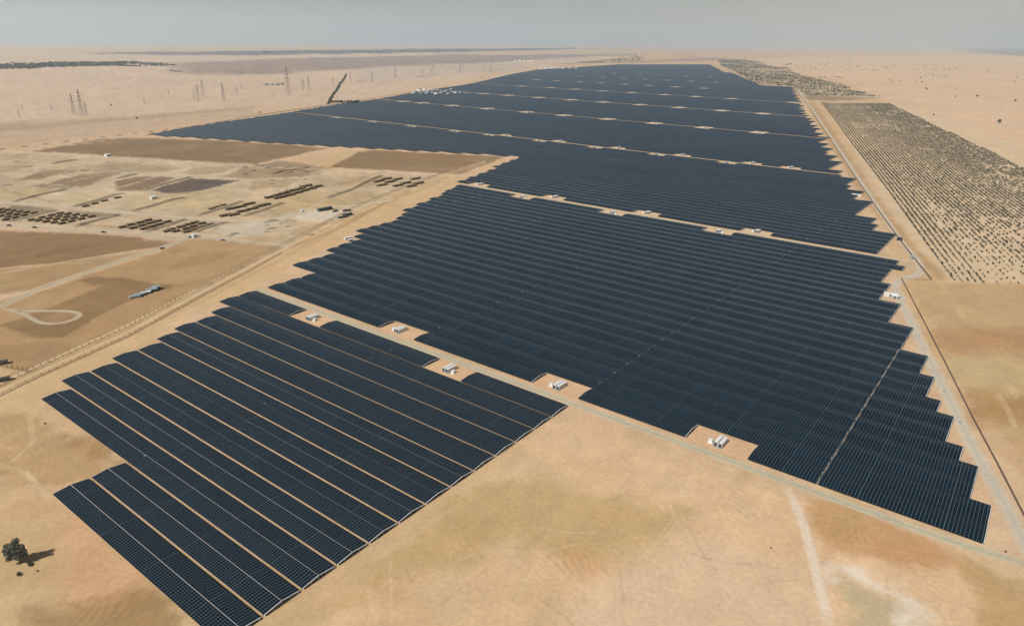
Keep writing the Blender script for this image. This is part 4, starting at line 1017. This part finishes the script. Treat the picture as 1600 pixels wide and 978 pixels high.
def shed(px_, py_, w, l, h, roof, wall, label, cat='shed', rz=None, name='farm_shed', pitch=.6, windows=True):
    x, y = inv1(px_, py_); root = empty(name, (x, y, hz(x, y)), label, cat, None, farm_dir(px_, py_) if rz is None else rz)
    b = MB(); b.box(-l / 2, l / 2, -w / 2, w / 2, 0, h); b.build('wall', M[wall], root)
    r = MB(); e = .3
    r.face([(-l / 2 - e, -w / 2 - e, h), (l / 2 + e, -w / 2 - e, h), (l / 2 + e, 0, h + pitch), (-l / 2 - e, 0, h + pitch)])
    r.face([(-l / 2 - e, 0, h + pitch), (l / 2 + e, 0, h + pitch), (l / 2 + e, w / 2 + e, h), (-l / 2 - e, w / 2 + e, h)])
    r.face([(-l / 2 - e, -w / 2 - e, h), (-l / 2 - e, 0, h + pitch), (-l / 2 - e, w / 2 + e, h)]); r.face([(l / 2 + e, -w / 2 - e, h), (l / 2 + e, w / 2 + e, h), (l / 2 + e, 0, h + pitch)])
    r.face([(-l / 2 - e, -w / 2 - e, h + .004), (-l / 2 - e, w / 2 + e, h + .004), (l / 2 + e, w / 2 + e, h + .004), (l / 2 + e, -w / 2 - e, h + .004)])
    r.build('roof', M[roof], root)
    if windows:
        d = MB(); d.box(-.6, .6, -w / 2 - .06, -w / 2 - .003, 0.02, 2.1); d.build('door', M['dark'], root)
    return root
shed(211, 465, 4, 8, 1.9, 'roofblue', 'grey', 'low blue grey shed at the left end of the shed row in the brown field', windows=False)
shed(219, 462, 4, 7, 1.8, 'roofblue', 'dark', 'second blue grey shed of the row in the brown field')
shed(228, 459, 3.4, 7, 1.7, 'white', 'dark', 'pale roofed shed in the middle of the shed row')
shed(237, 455.5, 5, 8, 2.4, 'roofblue', 'dark', 'fourth shed of the row in the brown field')
shed(244, 452.6, 5, 6, 3, 'roofblue', 'dark', 'small grey shed at the right end of the shed row')
shed(168, 244.5, 6, 9, 4, 'white', 'white', 'white hut on the far side of the brown farm field')
shed(240, 311, 5, 8, 3.4, 'white', 'white', 'white hut between the pale farm plots')
shed(304.5, 371, 4.5, 5, 3.6, 'white', 'white', 'small white gate house beside the farm road')
shed(296, 371.5, 2.5, 3, 2.2, 'alu', 'grey', 'small grey gate booth left of the white gate house')
shed(501, 376, 3, 3, 2, 'white', 'white', 'spare hut', ) if False else None
shed(543, 374.5, 2.6, 7, 2.6, 'white', 'white', 'white cabin near the rows left of the second block', name='site_cabin')
shed(547.5, 377.5, 2.6, 5, 2.6, 'white', 'grey', 'second white cabin near the rows left of the second block', name='site_cabin')
shed(1391, 463, 2.6, 10, 2.6, 'white', 'white', 'white cabin with pale roof inside the right perimeter', name='site_cabin', rz=0.1)
shed(1398, 466.5, 2.6, 5, 2.8, 'white', 'grey', 'small white cabin beside the long one inside the right perimeter', name='site_cabin', rz=0.1)
shed(1338, 306.5, 3, 12, 2.4, 'white', 'white', 'long pale cabin by the stepped right edge of the third block', name='site_cabin', rz=0.1)
shed(1425, 404.5, 3, 4, 3, 'grey', 'grey', 'small grey guard hut at the end of the second service road', name='guard_hut', rz=.4)
shed(1405, 376, 3, 4.5, 3.2, 'dark', 'dark', 'black box hut beside the right perimeter road', name='guard_hut', rz=.5)
shed(503, 329.5, 5, 10, 3, 'tent', 'tent', 'dark canopy at the left of the pale yard', name='dark_canopy')
shed(513, 327.6, 5, 9, 3, 'carblue', 'tent', 'dark blue canopy beside the dark one in the pale yard', name='dark_canopy')
shed(524, 331, 2.2, 6, 1.8, 'dark', 'dark', 'dark trailer in the middle of the pale yard', name='yard_trailer')
shed(543, 337, 5, 11, 2.6, 'tent', 'tent', 'dark green canopy at the right of the pale yard', name='dark_canopy')
shed(536, 340.5, 3, 12, 2, 'tent', 'dark', 'low dark canopy in front of the green one in the yard', name='dark_canopy')
shed(539, 330.5, 2.4, 5, 2, 'dark', 'dark', 'dark trailer behind the green canopy', name='yard_trailer')
shed(545, 330.2, 2.4, 4, 2, 'dark', 'dark', 'small dark trailer at the back right of the yard', name='yard_trailer')
shed(472, 331, 2.4, 3, 2.2, 'white', 'white', 'small white tank cabin at the left of the yard', name='yard_trailer')
for i, (a, b) in enumerate([(4, 567 + 2), (7, 595)]):
    shed(a, b, 3, 6, 2.2, 'dark', 'dark', ['dark trailer at the left edge by the farm fence', 'second dark trailer at the left edge below the fence'][i], name='yard_trailer')
# substation yards
k = 0
SUB = [(648, 144.5), (655, 142), (663, 141), (670, 143), (676, 145), (684, 142), (690, 146), (697, 144), (705, 141), (712, 146), (667, 147), (658, 147), (681, 148), (700, 147.5), (720, 146), (646, 147)]
pp = Gp([(640, 147.5), (662, 139.5), (705, 137.5), (735, 145), (700, 150), (660, 151)])
def flat_poly(name, pts_px, color, label, lift=.5):
    c = np.mean(pts_px, axis=0); P = np.array(pts_px); rings = []
    for t in (0.001, .25, .5, .75, 1.0):
        ring = []
        for i in range(len(P)):
            a = P[i]; b = P[(i + 1) % len(P)]
            for s_ in (0, .34, .67): ring.append(tuple(c + ((a + (b - a) * s_) - c) * t))
        ring.append(ring[0]); rings.append(ring)
    A = np.array([[inv1(*q) for q in ring] for ring in rings]); XX = A[..., 0]; YY = A[..., 1]
    C = srgb(*color) * (1 + .15 * (fbm(XX / 30, YY / 30, 15, 3)[..., None] - .5))
    C[-1] = soil(XX[-1], YY[-1])
    return tag(grid_mesh(name, XX, YY, hgt(XX, YY) + lift, C, M['sand']), label, None, None, 'structure')
flat_poly('yard', [(636, 147.3), (662, 140), (705, 138), (735, 144.5), (706, 150), (660, 150.5)], (226, 210, 182), 'pale levelled yard of the substation by the left edge')
flat_poly('yard', [(838, 108.5), (858, 105.5), (900, 106.2), (916, 108), (880, 110), (850, 109.8)], (224, 214, 196), 'pale levelled yard at the far end of the rows', 1.0)
wd = ['first', 'second', 'third', 'fourth', 'fifth', 'sixth', 'seventh', 'eighth', 'ninth', 'tenth', 'eleventh', 'twelfth', 'thirteenth', 'fourteenth', 'fifteenth', 'sixteenth']
for i, (a, b) in enumerate(sorted(SUB)):
    shed(a, b, 9 + i % 3 * 3, 14 + i % 4 * 4, 4 + i % 3 * 1.5, ['white', 'white', 'roofgreen', 'grey'][i % 4], ['white', 'grey'][i % 2], '%s building, %s from the left in the substation yard' % (['white', 'white', 'green roofed', 'grey roofed'][i % 4], wd[i]), 'building', name='substation_building')
for i, (a, b) in enumerate([(845, 107.6), (852, 107.2), (857, 108.2), (863, 107.4), (872, 107.5), (880, 108.2), (890, 107.5), (900, 107.8)]):
    shed(a, b, 16, 30, 8, 'white', 'white', 'white building, %s from the left in the far end yard' % wd[i], 'building', name='substation_building')
for i, (a, b) in enumerate([(806, 97.2), (812, 96.8), (819, 97.2), (826, 96.6), (832, 97.2)]):
    shed(a, b, 26, 40, 13, 'white', 'white', 'white block, %s from the left in the distant settlement' % wd[i], 'building', name='distant_building')
for i, (a, b) in enumerate([(415, 134.5), (424, 134.5), (432, 135), (440, 134)]):
    shed(a, b, 16, 30, 5, 'roofgreen', 'grey', 'green roofed hut, %s from the left behind the tall slender pylon' % wd[i], 'building', name='green_hut')
for i, (a, b) in enumerate([(268, 112), (274, 112.8), (280, 113)]):
    shed(a, b, 18, 30, 6, 'dark', 'earth', 'reddish brown hut, %s from the left below the grove belt tip' % wd[i], 'building', name='desert_hut')
for i, (a, b) in enumerate([(550, 160.2), (556, 159.4)]):
    shed(a, b, 12, 20, 5, 'grey', 'dark', '%s dark hut at the end of the bushes by the windbreak' % wd[i], 'building', name='desert_hut')

def car(px_, py_, m, label, rz, sc_=1.0):
    x, y = inv1(px_, py_); root = empty('parked_car', (x, y, hz(x, y) + .05), label, 'car', None, rz); root.scale = (sc_,) * 3
    b = MB(); b.hexa([(-2.4, -.9, .35), (2.4, -.9, .35), (2.4, .9, .35), (-2.4, .9, .35), (-2.35, -.88, 1.0), (2.3, -.88, .95), (2.3, .88, .95), (-2.35, .88, 1.0)]); b.build('body', M[m], root)
    c = MB(); c.hexa([(-2.0, -.82, 1.0), (1.1, -.82, .98), (1.1, .82, .98), (-2.0, .82, 1.0), (-1.7, -.68, 1.7), (.3, -.68, 1.7), (.3, .68, 1.7), (-1.7, .68, 1.7)], 0, 1); c.build('cabin', [M['glass'], M[m]], root)
    wm = MB(); n = 12
    ring = [(math.cos(a) * .38, math.sin(a) * .38) for a in np.linspace(0, 2 * math.pi, n, endpoint=False)]
    for sgn in (-.12, .12): wm.face([(p[0], sgn, p[1]) for p in (ring if sgn < 0 else ring[::-1])])
    for i in range(n): a, b2 = ring[i], ring[(i + 1) % n]; wm.face([(a[0], .12, a[1]), (b2[0], .12, b2[1]), (b2[0], -.12, b2[1]), (a[0], -.12, a[1])])
    w0 = None
    for wx in (-1.5, 1.5):
        for wy in (-.82, .82):
            if w0 is None: w0 = wm.build('wheel', M['rubber'], root, loc=(wx, wy, .38))
            else: cw = w0.copy(); col.objects.link(cw); cw.parent = root; cw.location = (wx, wy, .38)
    return root
car(253, 389, 'grey', 'grey car driving on the two lane farm road', farm_dir(253, 389, (10, -3.4)), 1.15)
car(1409, 466.5, 'carwhite', 'white pickup sized car beside the cabins inside the perimeter', .3)
car(551, 373.5, 'carwhite', 'white car parked by the cabins left of the second block', .8)
car(14.5, 353.2, 'dark', 'dark car on the boundary lane at the left edge', .6)
car(54.5, 356.3, 'dark', 'dark car on the boundary lane, right of the leftmost one', .6)
car(162, 363.7, 'dark', 'dark car on the boundary lane near the middle of the fence', .6)
car(349, 376.5, 'dark', 'dark car right of the farm gate', .6)
car(1378, 352, 'carwhite', 'white car on the right perimeter road', 1.9) if False else None

# ------------------------------------------------------------------ haze
hm = bpy.data.materials.new('haze'); hm.use_nodes = True; nt = hm.node_tree
for n_ in list(nt.nodes):
    if n_.type != 'OUTPUT_MATERIAL': nt.nodes.remove(n_)
pvn = nt.nodes.new('ShaderNodeVolumePrincipled'); pvn.inputs['Color'].default_value = (.78, .92, 1.0, 1)
pvn.inputs['Density'].default_value = 4.6e-5; pvn.inputs['Anisotropy'].default_value = .2
nt.links.new(pvn.outputs[0], [n_ for n_ in nt.nodes if n_.type == 'OUTPUT_MATERIAL'][0].inputs['Volume'])
hb = MB(); R_ = 3600 * U; hb.box(-R_, R_, -R_, R_, -1150, 1150)
o = hb.build('haze', hm); tag(o, 'thin dusty haze lying over the whole desert', None, None, 'stuff')

# ------------------------------------------------------------------ light and sky
S = AX @ np.array([2050 - 800, -(80 - 489), -FPX]); azs = math.atan2(S[1], S[0])      # where shadows fall
el = math.radians(47)
sd = Vector((math.cos(azs) * math.cos(el), math.sin(azs) * math.cos(el), -math.sin(el)))
sl = bpy.data.lights.new('sun', 'SUN'); sl.energy = 4.95; sl.angle = math.radians(.53); sl.color = (1, .965, .915)
so = bpy.data.objects.new('sun', sl); col.objects.link(so); so.rotation_euler = sd.to_track_quat('-Z', 'Y').to_euler()
w = bpy.data.worlds.new('World'); sc.world = w; w.use_nodes = True; nt = w.node_tree; bg = nt.nodes['Background']
sky = nt.nodes.new('ShaderNodeTexSky'); sky.sky_type = 'NISHITA'; sky.sun_disc = False; sky.sun_elevation = el
sunaz = azs + math.pi; sky.sun_rotation = math.pi / 2 - sunaz
sky.altitude = 0; sky.air_density = 1.0; sky.dust_density = 0.5; sky.ozone_density = 1.0
tc = nt.nodes.new('ShaderNodeTexCoord'); mp = nt.nodes.new('ShaderNodeMapping'); mp.vector_type = 'VECTOR'
# the true level is tilted about one degree against the field's plane
nx = Vector((G1[0] * -1, G1[1] * -1, 1)).normalized()
mp.inputs['Rotation'].default_value = nx.rotation_difference(Vector((0, 0, 1))).to_euler()
nt.links.new(tc.outputs['Generated'], mp.inputs['Vector']); nt.links.new(mp.outputs[0], sky.inputs['Vector'])
hs = nt.nodes.new('ShaderNodeHueSaturation'); hs.inputs['Saturation'].default_value = .9
nt.links.new(sky.outputs[0], hs.inputs['Color']); tn = nt.nodes.new('ShaderNodeMixRGB'); tn.blend_type = 'MULTIPLY'; tn.inputs[0].default_value = 1; tn.inputs[2].default_value = (1.12, .985, .93, 1)
nt.links.new(hs.outputs[0], tn.inputs[1]); nt.links.new(tn.outputs[0], bg.inputs['Color'])
bg.inputs['Strength'].default_value = .055

# ------------------------------------------------------------------ camera
cam = bpy.data.cameras.new('camera'); co = bpy.data.objects.new('camera', cam); col.objects.link(co)
cam.sensor_width = 36; cam.sensor_fit = 'HORIZONTAL'; cam.lens = 36 * FPX / 1600; cam.clip_start = 1; cam.clip_end = 200000
m4 = Matrix(((AX[0, 0], AX[0, 1], AX[0, 2], 0), (AX[1, 0], AX[1, 1], AX[1, 2], 0), (AX[2, 0], AX[2, 1], AX[2, 2], H), (0, 0, 0, 1)))
co.matrix_world = m4
sc.camera = co
sc.view_settings.view_transform = 'Standard'; sc.view_settings.look = 'None'; sc.view_settings.exposure = 0; sc.view_settings.gamma = 1
sc.cycles.volume_bounces = 1
